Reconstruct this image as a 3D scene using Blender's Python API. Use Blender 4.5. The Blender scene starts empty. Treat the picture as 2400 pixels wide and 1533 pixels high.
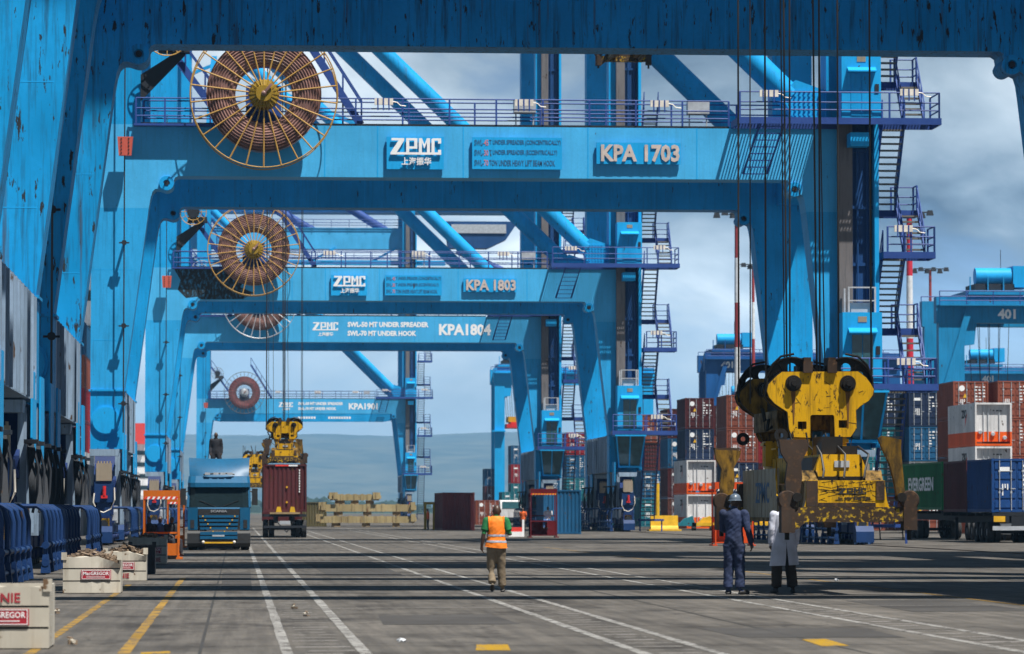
import bpy, bmesh, math, random
from mathutils import Vector, Matrix
random.seed(7)
R = math.radians
sc = bpy.context.scene
COL = sc.collection

# ------------------------------------------------------------------ camera
F = 8900.0                      # focal length in photograph pixels (2400 wide)
H = 1.57                        # eye height
PITCH = math.atan(428.5 / F)
YAW = math.atan(645 * math.cos(PITCH) / F)
cam_d = bpy.data.cameras.new('camera')
cam = bpy.data.objects.new('camera', cam_d); COL.objects.link(cam)
cam.location = (0, 0, H)
cam.rotation_euler = (math.pi / 2 + PITCH, 0, -YAW)
cam_d.sensor_width = 36; cam_d.lens = 36 * F / 2400
cam_d.clip_start = 0.5; cam_d.clip_end = 40000
cam_d.dof.use_dof = True; cam_d.dof.focus_distance = 92; cam_d.dof.aperture_fstop = 3.6
sc.camera = cam

# ------------------------------------------------------------------ sky, sun, exposure
CLOUD = (3.9, 0.2, 1.4)
SUN = Vector((0.76, -1.0, 2.75)).normalized()       # towards the sun
w = bpy.data.worlds.new('World'); sc.world = w; w.use_nodes = True
nt = w.node_tree; N = nt.nodes; L = nt.links
N.clear()
out = N.new('ShaderNodeOutputWorld'); bg = N.new('ShaderNodeBackground')
sky = N.new('ShaderNodeTexSky'); sky.sky_type = 'NISHITA'; sky.sun_disc = False
sky.sun_elevation = math.asin(SUN.z); sky.sun_rotation = math.atan2(SUN.x, SUN.y)
sky.air_density = 1.0; sky.dust_density = 1.5; sky.ozone_density = 1.2
bg.inputs[1].default_value = 0.064
sky.dust_density = 0.0; sky.air_density = 0.45; sky.ozone_density = 4.0
tc = N.new('ShaderNodeTexCoord'); mp = N.new('ShaderNodeMapping')
mp.inputs['Scale'].default_value = (1, 1, 2.0); mp.inputs['Location'].default_value = CLOUD
L.new(tc.outputs['Generated'], mp.inputs[0])
def wnoise(scale, detail, rough, dist=0.0):
    n_ = N.new('ShaderNodeTexNoise'); n_.inputs['Scale'].default_value = scale; n_.inputs['Detail'].default_value = detail; n_.inputs['Roughness'].default_value = rough; n_.inputs['Distortion'].default_value = dist
    L.new(mp.outputs[0], n_.inputs['Vector']); return n_.outputs['Fac']
def wmath(op, a, b):
    m = N.new('ShaderNodeMath'); m.operation = op
    for i, x in enumerate((a, b)):
        if hasattr(x, 'node'): L.new(x, m.inputs[i])
        else: m.inputs[i].default_value = x
    return m.outputs[0]
big = wnoise(5.0, 5, 0.5, 0.2); fine_ = wnoise(15.0, 7, 0.55, 0.35)
tone = wmath('ADD', wmath('MULTIPLY', big, 0.62), wmath('MULTIPLY', fine_, 0.38))
sx = N.new('ShaderNodeSeparateXYZ'); L.new(tc.outputs['Generated'], sx.inputs[0])
cover = wmath('ADD', fine_, wmath('MULTIPLY', sx.outputs['Z'], 0.9))          # thin cloud near the horizon, a closed deck higher up
r1 = N.new('ShaderNodeMapRange'); r1.inputs[1].default_value = 0.24; r1.inputs[2].default_value = 0.56; L.new(cover, r1.inputs[0])
r2 = N.new('ShaderNodeValToRGB')                     # cloud tone, grey bellies to white tops
e = r2.color_ramp.elements
e[0].position = 0.42; e[0].color = (0.75, 1.15, 1.75, 1)
e[1].position = 0.62; e[1].color = (8.2, 9.0, 9.6, 1)
m_ = e.new(0.47); m_.color = (1.9, 2.6, 3.4, 1)
m_ = e.new(0.55); m_.color = (4.4, 5.3, 6.1, 1)
L.new(tone, r2.inputs[0])
mx = N.new('ShaderNodeMix'); mx.data_type = 'RGBA'
L.new(r1.outputs[0], mx.inputs[0]); L.new(sky.outputs[0], mx.inputs[6]); L.new(r2.outputs[0], mx.inputs[7])
hz = N.new('ShaderNodeMapRange'); hz.inputs[1].default_value = 0.0; hz.inputs[2].default_value = 0.20; hz.inputs[3].default_value = 2.35; hz.inputs[4].default_value = 0.45; L.new(sx.outputs['Z'], hz.inputs[0])
gain = N.new('ShaderNodeMix'); gain.data_type = 'RGBA'; gain.blend_type = 'MULTIPLY'; gain.inputs[0].default_value = 1.0; gain.clamp_result = False      # cloud deck brightens towards the whole horizon
L.new(mx.outputs[2], gain.inputs[6]); L.new(hz.outputs[0], gain.inputs[7])
hp = N.new('ShaderNodeMapRange'); hp.inputs[1].default_value = 0.0; hp.inputs[2].default_value = 0.06; hp.inputs[3].default_value = 0.7; hp.inputs[4].default_value = 0.0; L.new(sx.outputs['Z'], hp.inputs[0])
mh = N.new('ShaderNodeMix'); mh.data_type = 'RGBA'; mh.inputs[7].default_value = (7.2, 8.8, 10.2, 1)        # pale air along the whole horizon
L.new(hp.outputs[0], mh.inputs[0]); L.new(gain.outputs[2], mh.inputs[6])
L.new(mh.outputs[2], bg.inputs[0]); L.new(bg.outputs[0], out.inputs[0])

sun_d = bpy.data.lights.new('sun', 'SUN'); sun_d.energy = 5.0; sun_d.angle = R(0.5); sun_d.color = (1.0, 0.955, 0.88)
sun = bpy.data.objects.new('sun', sun_d); COL.objects.link(sun)
sun.rotation_euler = (-SUN).to_track_quat('-Z', 'Y').to_euler()
vs = sc.view_settings; vs.view_transform = 'Standard'; vs.look = 'None'; vs.gamma = 1; vs.use_curve_mapping = False
vs.exposure = 0.64
sc.cycles.max_bounces = 6; sc.cycles.diffuse_bounces = 3; sc.cycles.glossy_bounces = 3
sc.cycles.transparent_max_bounces = 6; sc.cycles.volume_bounces = 0
sc.cycles.volume_step_rate = 8

# ------------------------------------------------------------------ helpers
_R = Vector((math.cos(YAW), -math.sin(YAW), 0))
_F = Vector((math.sin(YAW) * math.cos(PITCH), math.cos(YAW) * math.cos(PITCH), math.sin(PITCH)))
_U = _R.cross(_F)
def ray(px, py):
    return _F + _R * ((px - 1200) / F) + _U * ((766.5 - py) / F)
def at(px, py, Y):              # photograph point at distance Y down the quay -> world point
    d = ray(px, py); t = Y / d.y
    return Vector((d.x * t, Y, H + d.z * t))
def gd(px, py):                 # photograph point on the ground
    d = ray(px, py); t = -H / d.z
    return Vector((d.x * t, d.y * t, 0))

class MB:
    def __init__(s): s.v = []; s.f = []; s.sm = []; s.mi = []
    def add(s, vs, fs, smooth=False, mi=0):
        o = len(s.v); s.v += [tuple(p) for p in vs]
        for f in fs: s.f.append([i + o for i in f]); s.sm.append(smooth); s.mi.append(mi)
        return s
    def box(s, x0, x1, y0, y1, z0, z1, mi=0):
        vs = [(x, y, z) for x in (x0, x1) for y in (y0, y1) for z in (z0, z1)]
        return s.add(vs, [(0, 1, 3, 2), (4, 6, 7, 5), (0, 4, 5, 1), (2, 3, 7, 6), (0, 2, 6, 4), (1, 5, 7, 3)], False, mi)
    def frus(s, b, t, z0, z1, mi=0):        # b,t = (x0,x1,y0,y1)
        vs = [(b[0], b[2], z0), (b[1], b[2], z0), (b[1], b[3], z0), (b[0], b[3], z0), (t[0], t[2], z1), (t[1], t[2], z1), (t[1], t[3], z1), (t[0], t[3], z1)]
        return s.add(vs, [(3, 2, 1, 0), (4, 5, 6, 7), (0, 1, 5, 4), (1, 2, 6, 5), (2, 3, 7, 6), (3, 0, 4, 7)], False, mi)
    def prism(s, poly, a0, a1, axis='y', mi=0):
        n = len(poly)
        def P(p, a): return (p[0], a, p[1]) if axis == 'y' else ((a, p[0], p[1]) if axis == 'x' else (p[0], p[1], a))
        vs = [P(p, a0) for p in poly] + [P(p, a1) for p in poly]
        fs = [list(range(n)), list(range(2 * n - 1, n - 1, -1))] + [(i, i + n, (i + 1) % n + n, (i + 1) % n) for i in range(n)]
        return s.add(vs, fs, False, mi)
    def holed(s, outer, holes, a0, a1, axis='y', mi=0):
        bm = bmesh.new(); loops = [outer] + holes
        ed = []
        for lp in loops:
            vv = [bm.verts.new((p[0], p[1], 0)) for p in lp]
            ed += [bm.edges.new((vv[i], vv[(i + 1) % len(vv)])) for i in range(len(vv))]
        bmesh.ops.triangle_fill(bm, use_beauty=True, edges=ed)
        bm.verts.index_update()
        pts = [(v.co.x, v.co.y) for v in bm.verts]; tri = [[v.index for v in f.verts] for f in bm.faces]
        bm.free()
        def P(p, a): return (p[0], a, p[1]) if axis == 'y' else ((a, p[0], p[1]) if axis == 'x' else (p[0], p[1], a))
        n = len(pts)
        s.add([P(p, a0) for p in pts] + [P(p, a1) for p in pts], tri + [[i + n for i in reversed(t)] for t in tri], False, mi)
        for lp in loops:
            k = len(lp)
            s.add([P(p, a0) for p in lp] + [P(p, a1) for p in lp], [(i, i + k, (i + 1) % k + k, (i + 1) % k) for i in range(k)], False, mi)
        return s
    def tube(s, p0, p1, r0, r1=None, n=8, caps=True, mi=0, smooth=True):
        p0 = Vector(p0); p1 = Vector(p1); r1 = r0 if r1 is None else r1
        d = (p1 - p0)
        if d.length < 1e-6: return s
        d.normalize(); a = Vector((0, 0, 1)) if abs(d.z) < 0.9 else Vector((1, 0, 0))
        u = d.cross(a).normalized(); v = d.cross(u)
        vs = []
        for p, r in ((p0, r0), (p1, r1)):
            for i in range(n):
                t = 2 * math.pi * i / n; vs.append(p + u * (r * math.cos(t)) + v * (r * math.sin(t)))
        s.add(vs, [(i, (i + 1) % n, (i + 1) % n + n, i + n) for i in range(n)], smooth, mi)
        if caps:
            s.add(vs[:n], [list(range(n))], False, mi); s.add(vs[n:], [list(range(n - 1, -1, -1))], False, mi)
        return s
    def path(s, pts, r, n=8, mi=0, closed=False):
        pts = [Vector(p) for p in pts]; k = len(pts); vs = []
        for j, p in enumerate(pts):
            if closed: d = pts[(j + 1) % k] - pts[j - 1]
            else: d = pts[min(j + 1, k - 1)] - pts[max(j - 1, 0)]
            d.normalize(); a = Vector((0, 0, 1)) if abs(d.z) < 0.9 else Vector((0.7, 0.7, 0))
            u = d.cross(a).normalized(); v = d.cross(u)
            rr = r[j] if isinstance(r, (list, tuple)) else r
            for i in range(n):
                t = 2 * math.pi * i / n; vs.append(p + u * (rr * math.cos(t)) + v * (rr * math.sin(t)))
        fs = []
        for j in range(k if closed else k - 1):
            for i in range(n):
                b = j * n; c = ((j + 1) % k) * n
                fs.append((b + i, b + (i + 1) % n, c + (i + 1) % n, c + i))
        s.add(vs, fs, True, mi)
        if not closed:
            s.add(vs[:n], [list(range(n))], False, mi); s.add(vs[-n:], [list(range(n))], False, mi)
        return s
    def ring(s, c, Rr, r, Nn=48, n=6, axis='y', mi=0):
        pts = []
        for i in range(Nn):
            t = 2 * math.pi * i / Nn; a, b = Rr * math.cos(t), Rr * math.sin(t)
            pts.append((c[0] + a, c[1], c[2] + b) if axis == 'y' else ((c[0], c[1] + a, c[2] + b) if axis == 'x' else (c[0] + a, c[1] + b, c[2])))
        return s.path(pts, r, n, mi, closed=True)
    def lathe(s, prof, c, axis='z', n=24, mi=0, smooth=True, closed=False):
        vs = []
        for (r, h) in prof:
            for i in range(n):
                t = 2 * math.pi * i / n; a, b = r * math.cos(t), r * math.sin(t)
                vs.append((c[0] + a, c[1] + b, c[2] + h) if axis == 'z' else ((c[0] + a, c[1] + h, c[2] + b) if axis == 'y' else (c[0] + h, c[1] + a, c[2] + b)))
        k = len(prof); fs = []
        for j in range(k if closed else k - 1):
            for i in range(n):
                b = j * n; cc = ((j + 1) % k) * n
                fs.append((b + i, b + (i + 1) % n, cc + (i + 1) % n, cc + i))
        s.add(vs, fs, smooth, mi)
        if not closed:
            s.add(vs[:n], [list(range(n))], False, mi); s.add(vs[-n:], [list(range(n))], False, mi)
        return s
    def bar(s, p0, p1, wd, ht, mi=0):
        p0 = Vector(p0); p1 = Vector(p1); d = (p1 - p0).normalized()
        a = Vector((0, 0, 1)) if abs(d.z) < 0.95 else Vector((0, 1, 0))
        u = d.cross(a).normalized() * (wd / 2); v = d.cross(u).normalized() * (ht / 2)
        vs = [p + su * u + sv * v for p in (p0, p1) for su, sv in ((-1, -1), (1, -1), (1, 1), (-1, 1))]
        return s.add(vs, [(0, 1, 2, 3), (7, 6, 5, 4), (0, 4, 5, 1), (1, 5, 6, 2), (2, 6, 7, 3), (3, 7, 4, 0)], False, mi)
    def ball(s, c, r, n=12, m=8, mi=0, sz=(1, 1, 1)):
        vs = []; fs = []
        for j in range(m + 1):
            ph = math.pi * j / m
            for i in range(n):
                t = 2 * math.pi * i / n
                vs.append((c[0] + r * sz[0] * math.sin(ph) * math.cos(t), c[1] + r * sz[1] * math.sin(ph) * math.sin(t), c[2] + r * sz[2] * math.cos(ph)))
        for j in range(m):
            for i in range(n): fs.append((j * n + i, j * n + (i + 1) % n, (j + 1) * n + (i + 1) % n, (j + 1) * n + i))
        return s.add(vs, fs, True, mi)
    def mesh(s, name, mats):
        me = bpy.data.meshes.new(name); me.from_pydata(s.v, [], s.f); me.update()
        me.polygons.foreach_set('use_smooth', s.sm); me.polygons.foreach_set('material_index', s.mi)
        bm = bmesh.new(); bm.from_mesh(me)
        bmesh.ops.remove_doubles(bm, verts=bm.verts, dist=1e-5)
        bmesh.ops.recalc_face_normals(bm, faces=bm.faces); bm.to_mesh(me); bm.free()
        if any(s.sm): me.set_sharp_from_angle(angle=R(38))
        for m in (mats if isinstance(mats, (list, tuple)) else [mats]): me.materials.append(m)
        return me
    def build(s, name, mats, parent=None, loc=None, rz=None):
        return obj(name, s.mesh(name, mats), parent, loc, rz)

def obj(name, me, parent=None, loc=None, rz=None):
    o = bpy.data.objects.new(name, me); COL.objects.link(o)
    if parent is not None: o.parent = parent; KIDS.setdefault(parent.name, []).append(o)
    if loc is not None: o.location = loc
    if rz is not None: o.rotation_euler = (0, 0, rz)
    return o
KIDS = {}
TMP = bpy.data.scenes.new('workbench')
def to_mesh_alone(o):
    TMP.collection.objects.link(o)
    with bpy.context.temp_override(scene=TMP, view_layer=TMP.view_layers[0]):
        TMP.view_layers[0].update(); dg = TMP.view_layers[0].depsgraph
        me = bpy.data.meshes.new_from_object(o.evaluated_get(dg))
    return me
def tag(o, label=None, cat=None, group=None, kind=None):
    if label: o['label'] = label
    if cat: o['category'] = cat
    if group: o['group'] = group
    if kind: o['kind'] = kind
    return o
def thing(name, label, cat, loc=(0, 0, 0), rz=0, group=None):
    o = bpy.data.objects.new(name, None); COL.objects.link(o); o.empty_display_size = 0.2
    o.location = loc; o.rotation_euler = (0, 0, rz)
    return tag(o, label, cat, group)
def copy_kids(src, dst, skip=()):
    for ch in list(KIDS.get(src.name, [])):
        if ch.name.split('.')[0] in skip: continue
        c = ch.copy(); COL.objects.link(c); c.parent = dst
        KIDS.setdefault(dst.name, []).append(c)
        copy_kids(ch, c, skip)
def copy_thing(src, loc, rz, label, skip=(), group=None):
    o = src.copy(); COL.objects.link(o); o.location = loc; o.rotation_euler = (0, 0, rz); o['label'] = label
    if group: o['group'] = group
    copy_kids(src, o, skip)
    return o

_txt = {}
def text_mb(s, x0, x1, z0, z1, y, depth=0.02, bold=0.0, shear=0.0, mi=0, fitw=True):
    key = (s, bold)
    if key not in _txt:
        cu = bpy.data.curves.new('lettering', 'FONT'); cu.body = s; cu.size = 1; cu.offset = bold; cu.resolution_u = 2
        o = bpy.data.objects.new('lettering', cu); me = to_mesh_alone(o)
        vs = [(v.co.x, v.co.y) for v in me.vertices]; fs = [list(p.vertices) for p in me.polygons]
        from collections import Counter
        cnt = Counter(); 
        for f in fs:
            for i in range(len(f)):
                a, b = f[i], f[(i + 1) % len(f)]; cnt[(min(a, b), max(a, b))] += 1
        be = [e_ for e_, c in cnt.items() if c == 1]
        bpy.data.objects.remove(o); bpy.data.curves.remove(cu); bpy.data.meshes.remove(me)
        _txt[key] = (vs, fs, be)
    vs, fs, be = _txt[key]
    mb = MB()
    if not vs: return mb
    ax = min(v[0] for v in vs); bx = max(v[0] for v in vs); az = min(v[1] for v in vs); bz = max(v[1] for v in vs)
    sz = (z1 - z0) / (bz - az); sx = (x1 - x0) / (bx - ax)
    def P(v, yy): return (x0 + (v[0] - ax) * sx + shear * (v[1] - az) * sz, yy, z0 + (v[1] - az) * sz)
    n = len(vs)
    mb.add([P(v, y) for v in vs] + [P(v, y - depth) for v in vs],
           [[i + n for i in f] for f in fs] + [(a, b, b + n, a + n) for a, b in be], False, mi)
    return mb

# ------------------------------------------------------------------ materials
def new_mat(name):
    m = bpy.data.materials.new(name); m.use_nodes = True
    return m, m.node_tree.nodes, m.node_tree.links, m.node_tree.nodes['Principled BSDF']
def plain(name, col, rough=0.6, metal=0.0, emit=None, var=0.12):
    m, n, l, b = new_mat(name)
    b.inputs['Roughness'].default_value = rough; b.inputs['Metallic'].default_value = metal
    g = n.new('ShaderNodeNewGeometry'); t = n.new('ShaderNodeTexNoise'); t.inputs['Scale'].default_value = 3.0; t.inputs['Detail'].default_value = 5
    l.new(g.outputs['Position'], t.inputs['Vector'])
    r = n.new('ShaderNodeValToRGB'); r.color_ramp.elements[0].position = 0.3; r.color_ramp.elements[1].position = 0.7
    r.color_ramp.elements[0].color = tuple(max(0, c * (1 - var * 1.6)) for c in col) + (1,)
    r.color_ramp.elements[1].color = tuple(min(1, c * (1 + var)) for c in col) + (1,)
    l.new(t.outputs['Fac'], r.inputs[0]); l.new(r.outputs[0], b.inputs['Base Color'])
    if emit: b.inputs['Emission Color'].default_value = (*col, 1); b.inputs['Emission Strength'].default_value = emit
    return m
def worn(name, col, rust=(0.055, 0.035, 0.025), chips=0.3, streak=0.25, fade=0.15, rough=0.5, chip_scale=2.2, stretch=0.35, dirt=(0.02, 0.03, 0.035), bump=0.15, spec=0.14, metal=0.0, attr=False, fine=0.35, soft=0.025):
    """painted steel: faded patches, dirty vertical streaks, chipped spots with rust below"""
    m, n, l, b = new_mat(name)
    b.inputs['Specular IOR Level'].default_value = spec; b.inputs['Metallic'].default_value = metal
    g = n.new('ShaderNodeNewGeometry')
    def noise(scale, vec_scale, detail=4, rough_=0.55):
        mpn = n.new('ShaderNodeMapping'); mpn.inputs['Scale'].default_value = vec_scale
        t = n.new('ShaderNodeTexNoise'); t.inputs['Scale'].default_value = scale; t.inputs['Detail'].default_value = detail; t.inputs['Roughness'].default_value = rough_
        l.new(g.outputs['Position'], mpn.inputs[0]); l.new(mpn.outputs[0], t.inputs['Vector']); return t.outputs['Fac']
    def ramp(src, a, bb):
        r = n.new('ShaderNodeMapRange'); r.inputs[1].default_value = a; r.inputs[2].default_value = bb; r.clamp = True
        l.new(src, r.inputs[0]); return r.outputs[0]
    def mixc(fac, A, B):
        x = n.new('ShaderNodeMix'); x.data_type = 'RGBA'
        if hasattr(fac, 'node'): l.new(fac, x.inputs[0])
        else: x.inputs[0].default_value = fac
        for i, c in ((6, A), (7, B)):
            if hasattr(c, 'node'): l.new(c, x.inputs[i])
            else: x.inputs[i].default_value = (*c, 1)
        return x.outputs[2]
    def mul(a, k):
        x = n.new('ShaderNodeMath'); x.operation = 'MULTIPLY'; l.new(a, x.inputs[0])
        if hasattr(k, 'node'): l.new(k, x.inputs[1])
        else: x.inputs[1].default_value = k
        return x.outputs[0]
    wear = None
    if attr:
        an = n.new('ShaderNodeAttribute'); an.attribute_type = 'OBJECT'; an.attribute_name = 'wear'; wear = an.outputs['Fac']
    hi = tuple(min(1, c * (1 + fade) + 0.05 * fade) for c in col); lo = tuple(c * (1 - fade) for c in col)
    c0 = mixc(ramp(noise(0.5, (1, 1, 0.6)), 0.3, 0.7), lo, hi)
    c0 = mixc(mul(ramp(noise(9, (1, 1, 1), 3), 0.35, 0.75), fine), c0, tuple(c * 0.8 for c in col))
    if streak:
        f = mul(ramp(noise(3.2, (2.4, 2.4, 0.16), 6, 0.6), 0.50, 0.78), streak)
        if wear is not None: f = mul(f, wear)
        c0 = mixc(f, c0, dirt)
    if attr:                                             # rust runs
        f = mul(mul(ramp(noise(1.3, (3.0, 3.0, 0.10), 5, 0.6), 0.60, 0.72), 0.55), wear)
        c0 = mixc(f, c0, (0.075, 0.05, 0.035))
    if chips:
        thr = 0.72 - 0.16 * chips
        src = noise(chip_scale, (1, 1, stretch), 5, 0.62)
        if wear is not None:
            ma = n.new('ShaderNodeMath'); ma.operation = 'MULTIPLY_ADD'; l.new(wear, ma.inputs[0]); ma.inputs[1].default_value = 0.035
            l.new(src, ma.inputs[2]); src = ma.outputs[0]
        f = ramp(src, thr, thr + soft)
        c0 = mixc(f, c0, rust)
        rr = n.new('ShaderNodeMapRange'); rr.inputs[3].default_value = rough; rr.inputs[4].default_value = 0.9
        l.new(f, rr.inputs[0]); l.new(rr.outputs[0], b.inputs['Roughness'])
    else: b.inputs['Roughness'].default_value = rough
    l.new(c0, b.inputs['Base Color'])
    if bump:
        bp = n.new('ShaderNodeBump'); bp.inputs['Strength'].default_value = bump; bp.inputs['Distance'].default_value = 0.03
        l.new(noise(2.5, (1, 1, 1), 3), bp.inputs['Height']); l.new(bp.outputs[0], b.inputs['Normal'])
    return m

BLUE = (0.005, 0.31, 0.68)
M = {}
M['blue'] = worn('crane_blue_paint', BLUE, chips=0.30, streak=0.55, fade=0.17, attr=True, chip_scale=7.0, stretch=0.22, rust=(0.03, 0.035, 0.04))
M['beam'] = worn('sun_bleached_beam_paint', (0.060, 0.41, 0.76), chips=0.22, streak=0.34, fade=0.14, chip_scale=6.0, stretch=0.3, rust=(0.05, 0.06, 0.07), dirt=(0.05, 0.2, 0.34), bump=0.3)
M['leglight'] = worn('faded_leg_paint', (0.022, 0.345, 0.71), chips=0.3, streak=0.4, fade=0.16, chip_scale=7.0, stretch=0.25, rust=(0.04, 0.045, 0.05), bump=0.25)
M['bluelight'] = worn('panel_blue_paint', (0.012, 0.36, 0.76), chips=0.2, streak=0.2, fade=0.08)
M['sill'] = worn('faded_sill_paint', (0.24, 0.33, 0.44), chips=0.55, streak=0.7, fade=0.3, rust=(0.09, 0.06, 0.045), dirt=(0.07, 0.075, 0.08))
M['rail'] = worn('railing_paint', (0.03, 0.072, 0.27), chips=0.2, streak=0.1, rough=0.45, rust=(0.1, 0.05, 0.03))
M['dark'] = worn('dark_steel', (0.022, 0.026, 0.034), chips=0.3, streak=0.3, rough=0.6, rust=(0.07, 0.045, 0.03))
M['bogie'] = worn('bogie_paint', (0.011, 0.028, 0.11), chips=0.35, streak=0.4, rough=0.5, rust=(0.05, 0.035, 0.03))
M['guard'] = worn('guard_pipe_paint', (0.010, 0.038, 0.13), chips=0.32, streak=0.3, rough=0.42, rust=(0.06, 0.04, 0.03), chip_scale=5)
M['navyblue'] = worn('mast_navy_paint', (0.012, 0.06, 0.19), chips=0.2, streak=0.3)
M['mast'] = worn('mast_grey_steel', (0.16, 0.15, 0.155), chips=0.3, streak=0.6, rough=0.6)
M['white'] = plain('white_paint', (0.72, 0.74, 0.76), 0.5)
M['lamp'] = plain('lamp_housing_cream', (0.75, 0.70, 0.62), 0.45)
M['red'] = worn('red_plate_paint', (0.52, 0.10, 0.07), chips=0.2, streak=0.15)
M['rope'] = plain('greased_rope', (0.018, 0.016, 0.015), 0.55)
M['rustrope'] = plain('rusty_conduit', (0.11, 0.035, 0.022), 0.8)
M['coil'] = plain('reel_cable_brown', (0.27, 0.155, 0.135), 0.32, var=0.25)
M['coilred'] = plain('reel_cable_red', (0.28, 0.085, 0.085), 0.5, var=0.25)
M['yspoke'] = worn('reel_yellow_paint', (0.46, 0.27, 0.07), chips=0.2, streak=0.1, rust=(0.2, 0.08, 0.03))
M['gspoke'] = plain('reel_galvanised', (0.5, 0.53, 0.57), 0.45, 0.3)
M['hub'] = worn('hub_yellow_paint', (0.30, 0.19, 0.02), chips=0.4, streak=0.3)
M['letw'] = plain('white_lettering', (0.86, 0.87, 0.88), 0.5, var=0.04)
M['letg'] = plain('tan_lettering', (0.56, 0.47, 0.43), 0.6)
M['letd'] = plain('dark_lettering', (0.02, 0.10, 0.22), 0.6)
M['letr'] = plain('faded_red_lettering', (0.62, 0.20, 0.24), 0.6)
M['letblack'] = plain('black_lettering', (0.02, 0.02, 0.022), 0.6)
M['glass'] = plain('dark_glass', (0.012, 0.022, 0.026), 0.12, var=0.1)
M['cabglass'] = plain('greenish_cab_glass', (0.02, 0.075, 0.09), 0.15, var=0.2)
M['beige'] = worn('beige_cabinet', (0.30, 0.25, 0.19), chips=0.2, streak=0.3)
M['tread'] = worn('stair_tread_steel', (0.16, 0.15, 0.135), chips=0.4, streak=0.3)
M['rubber'] = plain('tyre_rubber', (0.02, 0.02, 0.021), 0.85)
M['yellow'] = worn('spreader_yellow', (0.62, 0.34, 0.006), soft=0.07, chips=0.85, streak=1.0, fade=0.15, rust=(0.035, 0.022, 0.015), chip_scale=11, stretch=0.4, rough=0.42, dirt=(0.05, 0.028, 0.012))
M['yellowdirty'] = worn('greasy_yellow', (0.22, 0.12, 0.012), soft=0.25, chips=2.0, streak=0.9, fade=0.3, rust=(0.022, 0.017, 0.012), chip_scale=8, stretch=0.4, rough=0.45, dirt=(0.02, 0.014, 0.01))
M['rustyellow'] = worn('scraped_yellow_on_rust', (0.045, 0.027, 0.016), soft=0.10, chips=1.2, streak=0.4, fade=0.35, rust=(0.52, 0.33, 0.02), chip_scale=13, stretch=1.0, rough=0.6, dirt=(0.03, 0.02, 0.015))
M['rusty'] = worn('rusty_steel', (0.040, 0.023, 0.014), soft=0.14, chips=1.1, streak=0.4, fade=0.45, rust=(0.12, 0.066, 0.036), chip_scale=9, stretch=1, rough=0.65)
M['grease'] = worn('greasy_black_steel', (0.016, 0.014, 0.013), chips=0.4, streak=0.3, rust=(0.05, 0.03, 0.018), rough=0.45)
M['cream'] = worn('dirty_cream_panel', (0.34, 0.29, 0.21), chips=0.4, streak=0.7, fade=0.2, dirt=(0.05, 0.035, 0.02))
M['binwhite'] = worn('bin_galvanised_white', (0.56, 0.52, 0.44), chips=0.45, streak=0.45, fade=0.22, rust=(0.16, 0.10, 0.06), chip_scale=3.5, stretch=0.8, dirt=(0.22, 0.16, 0.10))
M['binred'] = plain('bin_red_plate', (0.36, 0.015, 0.03), 0.5)
M['lash'] = worn('lashing_gear_rusty', (0.20, 0.145, 0.10), chips=0.6, streak=0.2, fade=0.4, rust=(0.06, 0.035, 0.02), chip_scale=12, stretch=1)
M['orange'] = worn('orange_cage_paint', (0.55, 0.13, 0.012), chips=0.2, streak=0.2)
M['stripe_red'] = plain('stripe_red', (0.72, 0.05, 0.035), 0.5)
M['truckblue'] = worn('truck_blue_paint', (0.003, 0.09, 0.20), chips=0.05, streak=0.3, rough=0.42, spec=0.3, bump=0.0)
M['chrome'] = plain('silver_letters', (0.55, 0.55, 0.56), 0.3, 0.7)
M['ylamp'] = plain('amber_paint', (0.75, 0.42, 0.02), 0.4)
M['black'] = plain('black_plastic', (0.02, 0.021, 0.023), 0.5)
M['wood'] = plain('pale_timber', (0.30, 0.21, 0.11), 0.8)
M['pale'] = worn('pale_rusty_beam', (0.36, 0.29, 0.15), chips=0.6, streak=1.0, fade=0.3, rust=(0.20, 0.10, 0.04), chip_scale=3.5, stretch=0.3, dirt=(0.12, 0.06, 0.025))
M['ayellow'] = plain('safety_yellow', (0.68, 0.40, 0.01), 0.5)
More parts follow.
